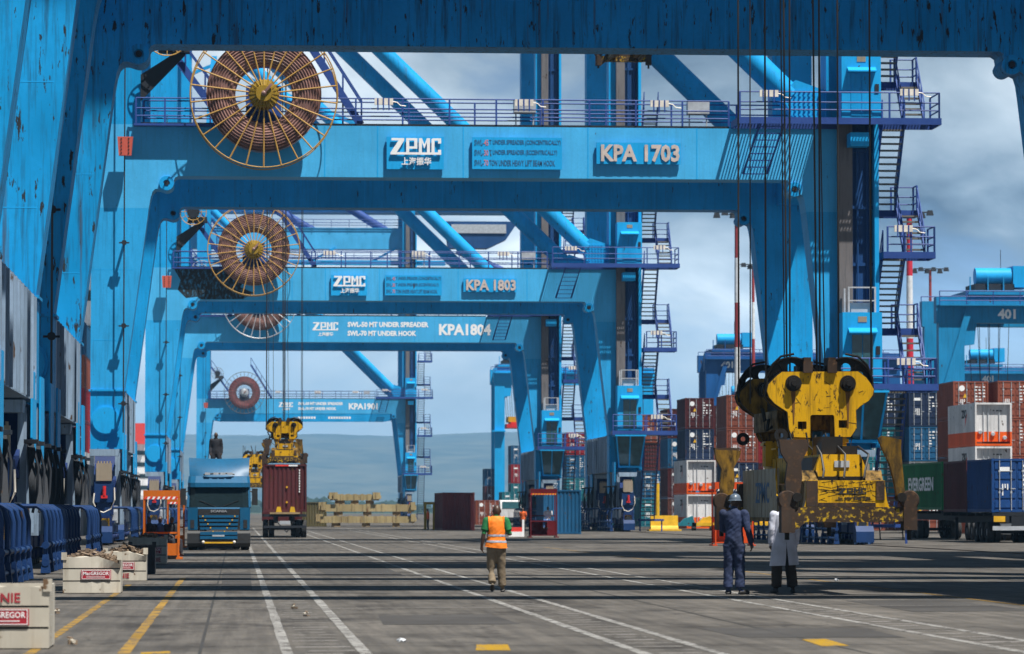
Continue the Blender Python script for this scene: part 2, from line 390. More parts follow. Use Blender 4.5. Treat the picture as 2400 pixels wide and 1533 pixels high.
# ------------------------------------------------------------------ ground, water, hills
def ground_mat():
    m, n, l, b = new_mat('worn_concrete')
    g = n.new('ShaderNodeNewGeometry')
    def noise(scale, vec, detail=6, rough=0.6):
        mpn = n.new('ShaderNodeMapping'); mpn.inputs['Scale'].default_value = vec
        t = n.new('ShaderNodeTexNoise'); t.inputs['Scale'].default_value = scale; t.inputs['Detail'].default_value = detail; t.inputs['Roughness'].default_value = rough
        l.new(g.outputs['Position'], mpn.inputs[0]); l.new(mpn.outputs[0], t.inputs['Vector']); return t.outputs['Fac']
    def rampc(src, stops):
        r = n.new('ShaderNodeValToRGB'); e = r.color_ramp.elements
        while len(e) < len(stops): e.new(0.5)
        for k, (p, c) in enumerate(stops): e[k].position = p; e[k].color = (*c, 1)
        l.new(src, r.inputs[0]); return r.outputs[0]
    base = rampc(noise(0.16, (1, 0.35, 1)), [(0.28, (0.086, 0.078, 0.069)), (0.5, (0.124, 0.113, 0.100)), (0.72, (0.165, 0.150, 0.132))])
    def mixm(A, B, fac, mode='MULTIPLY'):
        x = n.new('ShaderNodeMix'); x.data_type = 'RGBA'; x.blend_type = mode; x.inputs[0].default_value = fac
        l.new(A, x.inputs[6]); l.new(B, x.inputs[7]); return x.outputs[2]
    c = mixm(base, rampc(noise(0.9, (1, 0.5, 1), 8, 0.7), [(0.3, (0.55, 0.55, 0.56)), (0.55, (1, 1, 1)), (0.8, (1.25, 1.22, 1.18))]), 0.8)
    c = mixm(c, rampc(noise(2.2, (0.25, 2.2, 1), 6, 0.65), [(0.34, (0.62, 0.62, 0.63)), (0.55, (1, 1, 1))]), 0.55)       # tyre scuffs across
    c = mixm(c, rampc(noise(1.6, (3.2, 0.10, 1), 5, 0.6), [(0.40, (0.55, 0.55, 0.56)), (0.60, (1, 1, 1))]), 0.6)         # wheel tracks along the lanes
    c = mixm(c, rampc(noise(22, (1, 1, 1), 3, 0.7), [(0.3, (0.72, 0.72, 0.72)), (0.7, (1.15, 1.15, 1.15))]), 0.8)
    c = mixm(c, rampc(noise(0.45, (1.4, 0.5, 1), 7, 0.62), [(0.36, (0.42, 0.41, 0.41)), (0.47, (1, 1, 1))]), 0.75)       # oil stains
    vo = n.new('ShaderNodeTexVoronoi'); vo.feature = 'DISTANCE_TO_EDGE'; vo.inputs['Scale'].default_value = 0.22
    wp = n.new('ShaderNodeTexNoise'); wp.inputs['Scale'].default_value = 0.8; wp.inputs['Detail'].default_value = 5; l.new(g.outputs['Position'], wp.inputs['Vector'])
    va = n.new('ShaderNodeVectorMath'); va.operation = 'MULTIPLY_ADD'; va.inputs[1].default_value = (2.2, 2.2, 0); l.new(wp.outputs['Color'], va.inputs[0]); l.new(g.outputs['Position'], va.inputs[2]); l.new(va.outputs[0], vo.inputs['Vector'])
    c = mixm(c, rampc(vo.outputs['Distance'], [(0.0, (0.35, 0.34, 0.33)), (0.010, (1, 1, 1))]), 0.7)                       # cracks
    l.new(c, b.inputs['Base Color']); b.inputs['Roughness'].default_value = 0.85; b.inputs['Specular IOR Level'].default_value = 0.25
    bp = n.new('ShaderNodeBump'); bp.inputs['Strength'].default_value = 0.3; bp.inputs['Distance'].default_value = 0.02
    l.new(noise(14, (1, 1, 1), 4), bp.inputs['Height']); l.new(bp.outputs[0], b.inputs['Normal'])
    return m
QUAY = -9.2
tag(MB().box(QUAY, 900, -60, 1500, -4, 0).build('ground', ground_mat()), kind='structure')
far_m = plain('far_land', (0.055, 0.075, 0.04), 0.95, var=0.3)
tag(MB().box(-6000, 6000, 1500.5, 12000, -4, -0.3).build('far_ground', far_m), kind='structure')
wat, wn, wl, wb = new_mat('harbour_water')
wb.inputs['Base Color'].default_value = (0.02, 0.05, 0.06, 1); wb.inputs['Roughness'].default_value = 0.12
tt = wn.new('ShaderNodeTexNoise'); tt.inputs['Scale'].default_value = 0.8; bp_ = wn.new('ShaderNodeBump'); bp_.inputs['Strength'].default_value = 0.3
gg = wn.new('ShaderNodeNewGeometry'); wl.new(gg.outputs['Position'], tt.inputs['Vector']); wl.new(tt.outputs['Fac'], bp_.inputs['Height']); wl.new(bp_.outputs[0], wb.inputs['Normal'])
tag(MB().add([(-6000, -60, -2.6), (QUAY, -60, -2.6), (QUAY, 1500, -2.6), (-6000, 1500, -2.6)], [(0, 1, 2, 3)]).build('water', wat), kind='structure')

from mathutils import noise as mn
hill_m, hn, hl, hb = new_mat('wooded_hillside')
hg = hn.new('ShaderNodeNewGeometry'); ht = hn.new('ShaderNodeTexNoise'); ht.inputs['Scale'].default_value = 0.007; ht.inputs['Detail'].default_value = 8; ht.inputs['Roughness'].default_value = 0.65
hl.new(hg.outputs['Position'], ht.inputs['Vector'])
hr = hn.new('ShaderNodeValToRGB'); hr.color_ramp.elements[0].position = 0.36; hr.color_ramp.elements[0].color = (0.012, 0.026, 0.016, 1)
hr.color_ramp.elements[1].position = 0.62; hr.color_ramp.elements[1].color = (0.10, 0.10, 0.06, 1)
hl.new(ht.outputs['Fac'], hr.inputs[0]); hl.new(hr.outputs[0], hb.inputs['Base Color']); hb.inputs['Roughness'].default_value = 1
def hills(name, x0, x1, y0, y1, nx, ny, hfun):
    mb = MB(); vs = []
    for j in range(ny + 1):
        for i in range(nx + 1):
            x = x0 + (x1 - x0) * i / nx; y = y0 + (y1 - y0) * j / ny; vs.append((x, y, hfun(x, y, j / ny)))
    mb.add(vs, [(j * (nx + 1) + i, j * (nx + 1) + i + 1, (j + 1) * (nx + 1) + i + 1, (j + 1) * (nx + 1) + i) for j in range(ny) for i in range(nx)], True)
    return tag(mb.build(name, hill_m), kind='structure')
hills('hills', -2600, 6000, 7600, 11500, 170, 44,
      lambda x, y, t: -1 + 232 * min(1, t * 1.18) ** 0.75 * (0.93 + 0.10 * mn.noise((x * 0.0008, y * 0.0007, 1)) + 0.05 * mn.noise((x * 0.003, y * 0.0025, 5))) * (1.03 - 0.00002 * x) + 5.0 * mn.noise((x * 0.02, y * 0.02, 2)))
# far wood along the shore
wv = MB()
for k in range(1500):
    x = random.uniform(-900, 1500); y = random.uniform(2400, 2700); h = random.uniform(5, 12) * (0.7 + 0.5 * mn.noise((x * 0.01, 0, 3)))
    r = random.uniform(5, 9); c = (x, y, h * 0.35)
    vs = [(x + r * math.cos(a), y + r * 0.6 * math.sin(a), -0.4) for a in (0.3, 1.5, 2.9, 4.1, 5.3)] + [(x + 0.7 * r * math.cos(a + .4), y + 0.4 * r * math.sin(a), h * random.uniform(.6, .85)) for a in (0.3, 1.5, 2.9, 4.1, 5.3)] + [(x + random.uniform(-2, 2), y, h)]
    wv.add(vs, [(i, (i + 1) % 5, (i + 1) % 5 + 5, i + 5) for i in range(5)] + [(i + 5, (i + 1) % 5 + 5, 10) for i in range(5)])
tag(wv.build('far_wood', plain('dark_mangrove', (0.02, 0.04, 0.018), 1.0, var=0.4)), 'dark belt of far trees along the shore below the hills', 'wood', kind='stuff')
hz_m = bpy.data.materials.new('hazy_air'); hz_m.use_nodes = True; hz_m.node_tree.nodes.clear()
ho = hz_m.node_tree.nodes.new('ShaderNodeOutputMaterial'); hv = hz_m.node_tree.nodes.new('ShaderNodeVolumePrincipled')
hv.inputs['Color'].default_value = (0.30, 0.62, 1.0, 1); hv.inputs['Density'].default_value = 0.00011; hv.inputs['Anisotropy'].default_value = 0.0
hz_m.node_tree.links.new(hv.outputs[0], ho.inputs['Volume'])
tag(MB().box(-6100, 6100, -70, 12100, -5, 275).build('haze', hz_m), 'pale blue sea haze over the whole quay and hills', 'haze', kind='stuff')

# painted markings
mk = {'white': worn('worn_white_line', (0.25, 0.245, 0.235), chips=1.25, streak=0, fade=0.2, rust=(0.09, 0.084, 0.078), chip_scale=4, stretch=1, rough=0.85, bump=0),
      'yellow': worn('worn_yellow_line', (0.26, 0.155, 0.03), chips=1.25, streak=0, fade=0.2, rust=(0.09, 0.08, 0.07), chip_scale=3, stretch=1, rough=0.85, bump=0),
      'patch': worn('yellow_box_paint', (0.33, 0.195, 0.012), chips=0.95, streak=0, fade=0.1, rust=(0.16, 0.13, 0.1), chip_scale=6, stretch=1, rough=0.8, bump=0),
      'faint': worn('rubbed_white_hatching', (0.21, 0.20, 0.19), chips=1.0, streak=0, fade=0.2, rust=(0.085, 0.08, 0.074), chip_scale=3, stretch=1, rough=0.9, bump=0)}
def sheet(name, quads, m, z=0.004):
    mb = MB()
    for q in quads: mb.add([(x, y, z) for x, y in q], [tuple(range(len(q)))])
    return tag(mb.build(name, m), kind='structure')
def stripe(x, wd, y0, y1, seg=2.0):
    q = []; y = y0
    while y < y1:
        a = wd / 2 * random.uniform(0.85, 1.1)
        q.append([(x - a, y), (x + a, y), (x + a * random.uniform(.92, 1.05), min(y + seg, y1)), (x - a * random.uniform(.92, 1.05), min(y + seg, y1))]); y += seg
    return q
for x in (0.557, 1.41, 4.44, 5.28, 8.66, 9.43):
    sheet('lane_line', stripe(x, 0.135, 36, 330), mk['white'])
for (xa, xb) in ((0.65, 1.32), (4.53, 5.19), (8.75, 9.34)):
    q = []
    for k in range(40):
        y = 36 + k * 1.05 + random.uniform(-.12, .12)
        a = xa + random.uniform(0, .15); b = xb - random.uniform(0, .2); t_ = random.uniform(.12, .30)
        q.append([(a, y), (b, y + .12), (b, y + .12 + t_), (a, y + t_ * random.uniform(.5, 1))])
    sheet('hatched_strip', q, mk['faint'], 0.0045)
sheet('quay_line', stripe(-1.23, 0.13, 36, 88), mk['yellow'])
sheet('quay_line', stripe(-2.25, 0.12, 36, 80), mk['yellow'])
sheet('yard_line', stripe(12.9, 0.10, 40, 160), mk['yellow'])
sheet('cross_line', [[(-2.2, 60.2), (4.4, 60.9), (4.4, 61.05), (-2.2, 60.35)], [(10.4, 61.8), (13.0, 62.0), (13.0, 62.1), (10.4, 61.9)]], mk['faint'])
for pts in ([(1117, 1511), (1190, 1511), (1197, 1525), (1115, 1525)], [(1878, 1499), (1935, 1498), (1990, 1514), (1925, 1515)], [(330, 1530), (398, 1527), (400, 1531), (330, 1534)]):
    sheet('yellow_mark', [[tuple(gd(*p).xy) for p in pts]], mk['patch'])
joint_m = plain('dark_joint', (0.03, 0.028, 0.026), 0.9)
sheet('slab_joint', [[(x - .02, 36), (x + .02, 36), (x + .02, 400), (x - .02, 400)] for x in (-0.4, 6.9, 14.2, 21.5)] , joint_m, 0.0035)
sheet('slab_joint', [[(-9, y_ - .02), (60, y_ - .02), (60, y_ + .02), (-9, y_ + .02)] for y_ in [44 + 15 * k for k in range(12)]], joint_m, 0.0030)
patch_m = worn('asphalt_repair_patch', (0.055, 0.052, 0.05), chips=.3, streak=0, fade=.25, rust=(.09, .085, .08), rough=.9)
for q in ([(2.0, 52), (3.9, 52.2), (3.8, 57), (2.1, 56.5)], [(6.2, 46.5), (8.2, 46.3), (8.3, 50), (6.1, 50.2)], [(-.3, 74), (.3, 74), (.35, 96), (-.35, 95)], [(10.4, 58), (12.4, 58.4), (12.3, 66), (10.5, 65.2)], [(2.2, 90), (4.0, 90), (4.1, 118), (2.0, 116)]):
    sheet('repair_patch', [q], patch_m, 0.0033)
for X in (-5.85, 27.9):
    for dx in (0,):
        tag(MB().box(X - .06, X + .06, 20, 1200, 0.0, 0.03).build('crane_rail', M['rusty']), kind='structure')

# ------------------------------------------------------------------ quay cranes
FY = 17.5; T = 1.7
def arc(cx, cz, r, a0, a1, n): return [(cx + r * math.cos(R(a0 + (a1 - a0) * i / n)), cz + r * math.sin(R(a0 + (a1 - a0) * i / n))) for i in range(n + 1)]
KL = [(-2.7, 16.66), (-2.83, 16.60), (-2.90, 16.48)] + arc(-3.22, 16.33, 0.34, 5, -110, 7) + [(-3.55, 16.08), (-3.72, 16.08), (-3.85, 15.95), (-3.93, 15.7), (-4.02, 15.2)]
KR = [(25.05, 16.66), (25.17, 16.58), (25.2, 16.4)] + arc(25.42, 16.22, 0.3, 180, 290, 7) + [(25.65, 16.02), (25.8, 15.95), (25.88, 15.7), (25.95, 15.2)]
def corner(side, root, y0):
    """wheels and equalisers under one leg; side=+1 means the lane is on the +x side"""
    xc = -5.85 if side > 0 else 27.9
    yc = y0 + 0.85
    b = MB()
    b.prism([(yc - 1.5, 4.28), (yc + 1.5, 4.28), (yc + 1.9, 3.6), (yc + 3.2, 2.9), (yc + 3.3, 2.35), (yc + 2.2, 2.3), (yc + 1.2, 3.0), (yc - 1.2, 3.0), (yc - 2.2, 2.3), (yc - 3.3, 2.35), (yc - 3.2, 2.9), (yc - 1.9, 3.6)], xc - .5, xc + .5, 'x')
    b.build('equaliser_beam', M['bogie'], root)
    for s in (-1, 1):
        q = MB(); c = yc + s * 2.6
        q.prism([(c - 1.5, 1.7), (c - .5, 2.75), (c + .5, 2.75), (c + 1.5, 1.7), (c + 1.5, 1.35), (c + .6, 1.35), (c + .3, 1.9), (c - .3, 1.9), (c - .6, 1.35), (c - 1.5, 1.35)], xc - .42, xc + .42, 'x')
        q.tube((xc - .62, c, 2.4), (xc + .62, c, 2.4), .26, n=14)
        q.build('sub_equaliser', M['bogie'], root)
        for t in (-1, 1):
            g = MB(); d = c + t * 1.05
            g.box(xc - .36, xc + .36, d - .82, d + .82, .55, 1.3); g.box(xc - .45, xc + .45, d - .3, d + .3, 1.0, 1.45)
            for u in (-.42, .42): g.tube((xc - .17, d + u, .36), (xc + .17, d + u, .36), .34, n=16, mi=1); g.tube((xc - .42, d + u, .36), (xc + .42, d + u, .36), .14, n=10)
            g.tube((xc + side * .4, d, 1.0), (xc + side * .4, d, 1.75), .2, n=12, mi=2); g.box(xc + side * .4 - .16, xc + side * .4 + .16, d - .3, d - .05, 1.1, 1.5, mi=2)
            g.build('bogie', [M['bogie'], M['dark'], M['gspoke']], root)
        # pointed hanger plates under the leg, lane side
        xx = xc + side * 0.76
        p = MB().prism([(c - .9 + s * -.6, 5.0), (c + .9 + s * -.6, 5.0), (c + .9 + s * -.6, 3.35), (c + .5 + s * -.6, 2.75), (c - .5 + s * -.6, 2.75), (c - .9 + s * -.6, 3.35)], xx, xx + side * .05, 'x')
        p.build('hanger_plate', M['bluelight'], root)
    # guard of bent pipes on the lane side
    x1 = xc + side * 1.25
    for k in range(6):
        y = yc - 4.9 + k * 1.96
        g = MB()
        g.path([(xc + side * .42, y, 1.66), (x1 - side * .22, y, 1.66), (x1 - side * .05, y, 1.55), (x1, y, 1.32), (x1, y, .95), (x1, y, .12)], [.056, .056, .06, .06, .056, .056], 8)
        g.frus((x1 - .12, x1 + .12, y - .12, y + .12), (x1 - .07, x1 + .07, y - .07, y + .07), .05, .5)
        g.build('guard_pipe', M['guard'], root)
    for z in (0.72, 0.30):
        g = MB(); g.tube((x1, yc - 5.0, z), (x1, yc + 5.0, z), .055, n=8)
        for k in range(6): g.tube((x1, yc - 4.9 + k * 1.96 - .12, z), (x1, yc - 4.9 + k * 1.96 + .12, z), .095, n=8)
        g.build('guard_rail', M['guard'], root)
    # end-of-leg equipment facing along the rail
    e = yc - 4.05 if y0 < 5 else yc - 4.05
    m = MB().box(xc - .34, xc + .34, e - .35, e, 2.85, 3.62)
    for k in range(5): m.tube((xc - .26 + k * .13, e - .2, 3.62), (xc - .26 + k * .13, e - .2, 3.72), .045, n=6)
    m.build('control_cabinet', M['beige'], root)
    m = MB().prism([(xc - .62, 3.95), (xc + .62, 3.95), (xc + .66, 4.25), (xc - .66, 4.25)], e - .2, e + .9); m.build('cover_plate', M['sill'], root)
    m = MB().box(xc - .42, xc + .42, e - .3, e + .6, 1.9, 2.8).box(xc - .3, xc + .3, e - .22, e + .3, .95, 1.88); m.build('drive_panel', M['guard'], root)
    m = MB().tube((xc + .02, e - .4, 2.2), (xc + .02, e - .4, 2.62), .08, n=10).box(xc - .12, xc + .16, e - .45, e - .3, 2.08, 2.2); m.build('warning_lamp', plain_red, root)
    m = MB().path([(xc - .42, e - .34, 2.3), (xc - .46, e - .4, 1.9), (xc - .3, e - .42, 1.55), (xc, e - .44, 1.45), (xc + .3, e - .42, 1.6), (xc + .48, e - .4, 2.0), (xc + .46, e - .34, 2.55)], .03, 6); m.build('cable_loop', M['lamp'], root)
    m = MB().box(xc - .26, xc + .26, e - .42, e - .23, .72, 1.2); m.tube((xc, e - .48, .95), (xc, e - .42, .95), .18, n=14, mi=1); m.build('rail_clamp', [M['ayellow'], M['dark']], root)
    m = MB().prism([(e - 1.15, .12), (e - .3, .12), (e - .3, .85), (e - .9, .85), (e - 1.12, .6)], xc - .4, xc + .4, 'x'); m.build('buffer', M['guard'], root)
    # vertical ducts, conduits and struts around the legs
    m = MB()
    for k, (dx, dy, z0, z1, wd) in enumerate([(.55, -2.9, .9, 4.1, .22), (.62, -1.4, 1.0, 4.2, .3), (.6, .8, 1.2, 4.2, .26), (.58, 2.4, .9, 3.9, .22), (-.3, -3.9, 1.0, 3.4, .2)]):
        x = xc + side * dx; MB().box(x - wd / 2, x + wd / 2, yc + dy, yc + dy + wd, z0, z1).build('duct', M['sill'], root)
    for k, dy in enumerate((-3.4, -.4, 2.9)):
        m = MB(); x = xc + side * .85; m.bar((x, yc + dy, 1.7), (x - side * .1, yc + dy + .7, 3.3), .16, .1); m.box(x - .22, x + .12, yc + dy - .1, yc + dy + .5, 3.2, 3.3)
        m.path([(x, yc + dy + .3, 3.1), (x + side * .12, yc + dy + .2, 2.6), (x + side * .1, yc + dy + .1, 2.0), (x, yc + dy, 1.5)], .035, 6)
        m.build('bracing', M['dark'], root)

plain_red = plain('warning_red', (0.6, 0.02, 0.02), 0.4)
def railing(root, pts, h=1.15, sp=2.2, r=.035):
    """posts are parts of the railing; pts is a polyline at deck level"""
    m = MB(); posts = []
    for a, b in zip(pts[:-1], pts[1:]):
        a = Vector(a); b = Vector(b); up = Vector((0, 0, 1))
        for z in (h, h * .6, h * .3): m.tube(a + up * z, b + up * z, r, n=6)
        n = max(1, round((b - a).length / sp))
        for k in range(n + 1): posts.append(a + (b - a) * (k / n))
    o = m.build('railing', M['rail'], root)
    key = round(h, 2)
    if key not in POST: POST[key] = MB().box(-.04, .04, -.04, .04, 0, h).mesh('post', M['rail'])
    for p in posts: obj('post', POST[key], o, p)
    return o
POST = {}
def flight(root, x0, x1, ya, za, yb, zb, n):
    """stair flight running along the quay, treads are its parts"""
    m = MB()
    for x in (x0 - .04, x1 + .04): m.bar((x, ya, za), (x, yb, zb), .05, .26)
    for x in (x0 - .04, x1 + .04):
        m.tube((x, ya, za + 1.05), (x, yb, zb + 1.05), .03, n=6); m.tube((x, ya, za + .55), (x, yb, zb + .55), .025, n=6)
        for k in (0, .33, .66, 1): y = ya + (yb - ya) * k; z = za + (zb - za) * k; m.box(x - .03, x + .03, y - .03, y + .03, z, z + 1.06)
    o = m.build('stair_flight', M['rail'], root)
    key = round(x1 - x0, 2)
    if key not in TREAD: TREAD[key] = MB().box(-key / 2, key / 2, -.14, .14, -.075, 0).mesh('tread', M['tread'])
    for k in range(1, n):
        obj('tread', TREAD[key], o, ((x0 + x1) / 2, ya + (yb - ya) * k / n, za + (zb - za) * k / n))
TREAD = {}
def platform(root, x0, x1, y0, y1, z, mat='rail'):
    p = MB().box(x0, x1, y0, y0 + .08, z - .3, z).box(x0, x1, y1 - .08, y1, z - .3, z).box(x0, x0 + .08, y0 + .081, y1 - .081, z - .3, z).box(x1 - .08, x1, y0 + .081, y1 - .081, z - .3, z).build('platform', M[mat], root)
    g = MB(); n_ = int((x1 - x0 - .2) / .14)
    for k in range(n_): g.box(x0 + .1 + k * .14, x0 + .15 + k * .14, y0 + .081, y1 - .081, z - .06, z - .01)
    tag(g.build('grating', M['dark'], p), kind='stuff')

def build_frames(root):
    for fy in (0, FY):
        y0, y1 = fy, fy + T
        poly = [(-6.6, 19), (28.9, 19), (28.9, 15.2)] + list(reversed(KR)) + KL + [(-6.6, 15.2)]
        MB().prism(poly, y0, y1).build('portal_beam', M['blue'], root)
        MB().prism([(-6.6, 15.2), (-4.02, 15.2), (-5.09, 6.99), (-6.6, 6.99)], y0, y1).build('leg', M['blue'], root)
        MB().prism([(-6.6, 6.91), (-5.09, 6.91), (-5.09, 4.3), (-6.6, 4.3)], y0, y1).build('leg_foot', M['blue'], root)
        MB().prism([(25.95, 15.2), (28.9, 15.2), (28.9, 6.99), (26.9, 6.99)], y0, y1).build('leg', M['blue'], root)
        MB().prism([(26.9, 6.91), (28.9, 6.91), (28.9, 4.3), (26.9, 4.3)], y0, y1).build('leg_foot', M['blue'], root)
        for a, b in ((-6.68, -5.01), (26.82, 28.98)):
            MB().box(a, b, y0 - .08, y1 + .08, 6.91, 6.99).build('flange', M['blue'], root)
        MB().box(-6.6, -4.4, y0, y1, 19, 52).build('upper_leg', M['blue'], root)
        MB().box(26.9, 28.9, y0, y1, 19, 52).build('upper_leg', M['blue'], root)
        # weld seams
        for z in (9.2, 12.4): MB().box(-6.6, -4.3 - (15.2 - z) * .13, y0 - .004, y0, z, z + .03).build('weld_seam', M['bluelight'], root)
        for x in (3.9, 6.3, 10.2, 15.9, 20.9): MB().box(x, x + .05, y0 - .006, y0, 16.67, 18.99).build('weld_seam', M['bluelight'], root)
        for cx, cz in ((-3.22, 16.33), (25.42, 16.22)):
            MB().lathe([(.33, 0), (.33, -.1), (.16, -.1), (.12, -.04), (0.02, -.04)], (cx, y0, cz), 'y', 20).build('lug', M['blue'], root)
            MB().tube((cx, y0 - .12, cz), (cx, y0 - .03, cz), .11, n=12).build('lug_pin', M['dark'], root)
        yc = fy + T / 2
        MB().tube((25.35, yc, 20.55), (-5.6, yc, 50.3), .6, n=20).build('diagonal_tube', M['blue'], root)
        g = MB().prism([(24.85, 20.6), (25.55, 21.3), (27.0, 20.8), (27.0, 19.1), (25.7, 19.1)], yc - .5, yc + .5)
        for i in range(7):
            for j in range(8):
                x = 25.3 + i * .22; z = 19.25 + j * .22
                if 0.7 < (x - 24.85) * .9 + (z - 19.1) < 3.1: g.tube((x, yc - .58, z), (x, yc - .5, z), .055, n=6)
        g.build('gusset', M['bluelight'], root)
    for (xa, xb, xi, sd) in ((-6.6, -5.09, -5.09, 1), (26.9, 28.9, 26.9, -1)):
        MB().box(xa, xb, T, FY, 4.3, 6.95).build('sill_beam', M['sill'], root)
        rib = MB().box(0, .07, -.03, .03, 4.32, 6.9).mesh('stiffener', M['sill'])
        for k in range(11): obj('stiffener', rib, root, (xi if sd > 0 else xi - .07, T + .7 + k * 1.43, 0))
        MB().box(xa + .2, xb - .2, T, FY, 16.9, 18.8).build('tie_beam', M['blue'], root)
        MB().box(xa + .2, xb - .2, T, FY, 50.0, 51.9).build('tie_beam', M['blue'], root)
    MB().lathe([(.68, 0), (.68, -.05), (.60, -.05), (.60, -.13), (0.02, -.13)], (-5.9, 0, 5.6), 'y', 28).build('access_cover', M['bluelight'], root)

def build_top(root):
    MB().box(-62, 52, 5.6, 13.2, 49.2, 52.2).build('boom_girder', M['blue'], root)  # out-of-view boom widened into one box so its shade covers the far frame
    for y in (4.6, 13.3): MB().box(-62, 52, y, y + .9, 50.0, 50.15).build('boom_walkway', M['rail'], root)
    MB().box(30, 46, 4.0, 15.4, 52.3, 57.5).build('machinery_house', M['white'], root)
    for y in (2.2, 15.9):
        MB().bar((-5.5, y, 52), (-4.0, 8.8 + (y - 9) * .3, 74), 1.0, 1.0).build('apex_leg', M['blue'], root)
    MB().bar((-4, 8.8, 73), (-55, 6.0, 52.3), .35, .5).bar((-4, 8.8, 73), (-55, 13.0, 52.3), .35, .5).bar((-4, 8.8, 73), (45, 6, 53), .5, .7).build('stay', M['blue'], root)

def cabin(root, z0, z1, glass=True):
    c = MB().box(27.3, 29.1, -2.0, -.56, z0, z1).build('elevator_cabin', M['bluelight'], root)
    h = z1 - z0
    MB().box(27.72, 28.18, -2.03, -2.001, z0 + .12, z0 + h * .68).build('door_leaf', M['cabglass' if not glass else 'blue'], c)
    MB().box(28.22, 28.68, -2.03, -2.001, z0 + .12, z0 + h * .68).build('door_leaf', M['cabglass' if not glass else 'blue'], c)
    MB().prism([(-2.0, z0 + h * .78), (-2.35, z0 + h * .72), (-2.35, z0 + h * .70), (-2.0, z0 + h * .70)], 27.55, 28.85, 'x').build('canopy', M['bluelight'], c)
    MB().box(28.0, 28.4, -2.02, -2.001, z0 + h * .86, z0 + h * .94).build('name_plate', M['beige'], c)
    MB().box(28.82, 29.0, -2.05, -2.001, z0 + h * .4, z0 + h * .52).build('call_box', M['dark'], c)

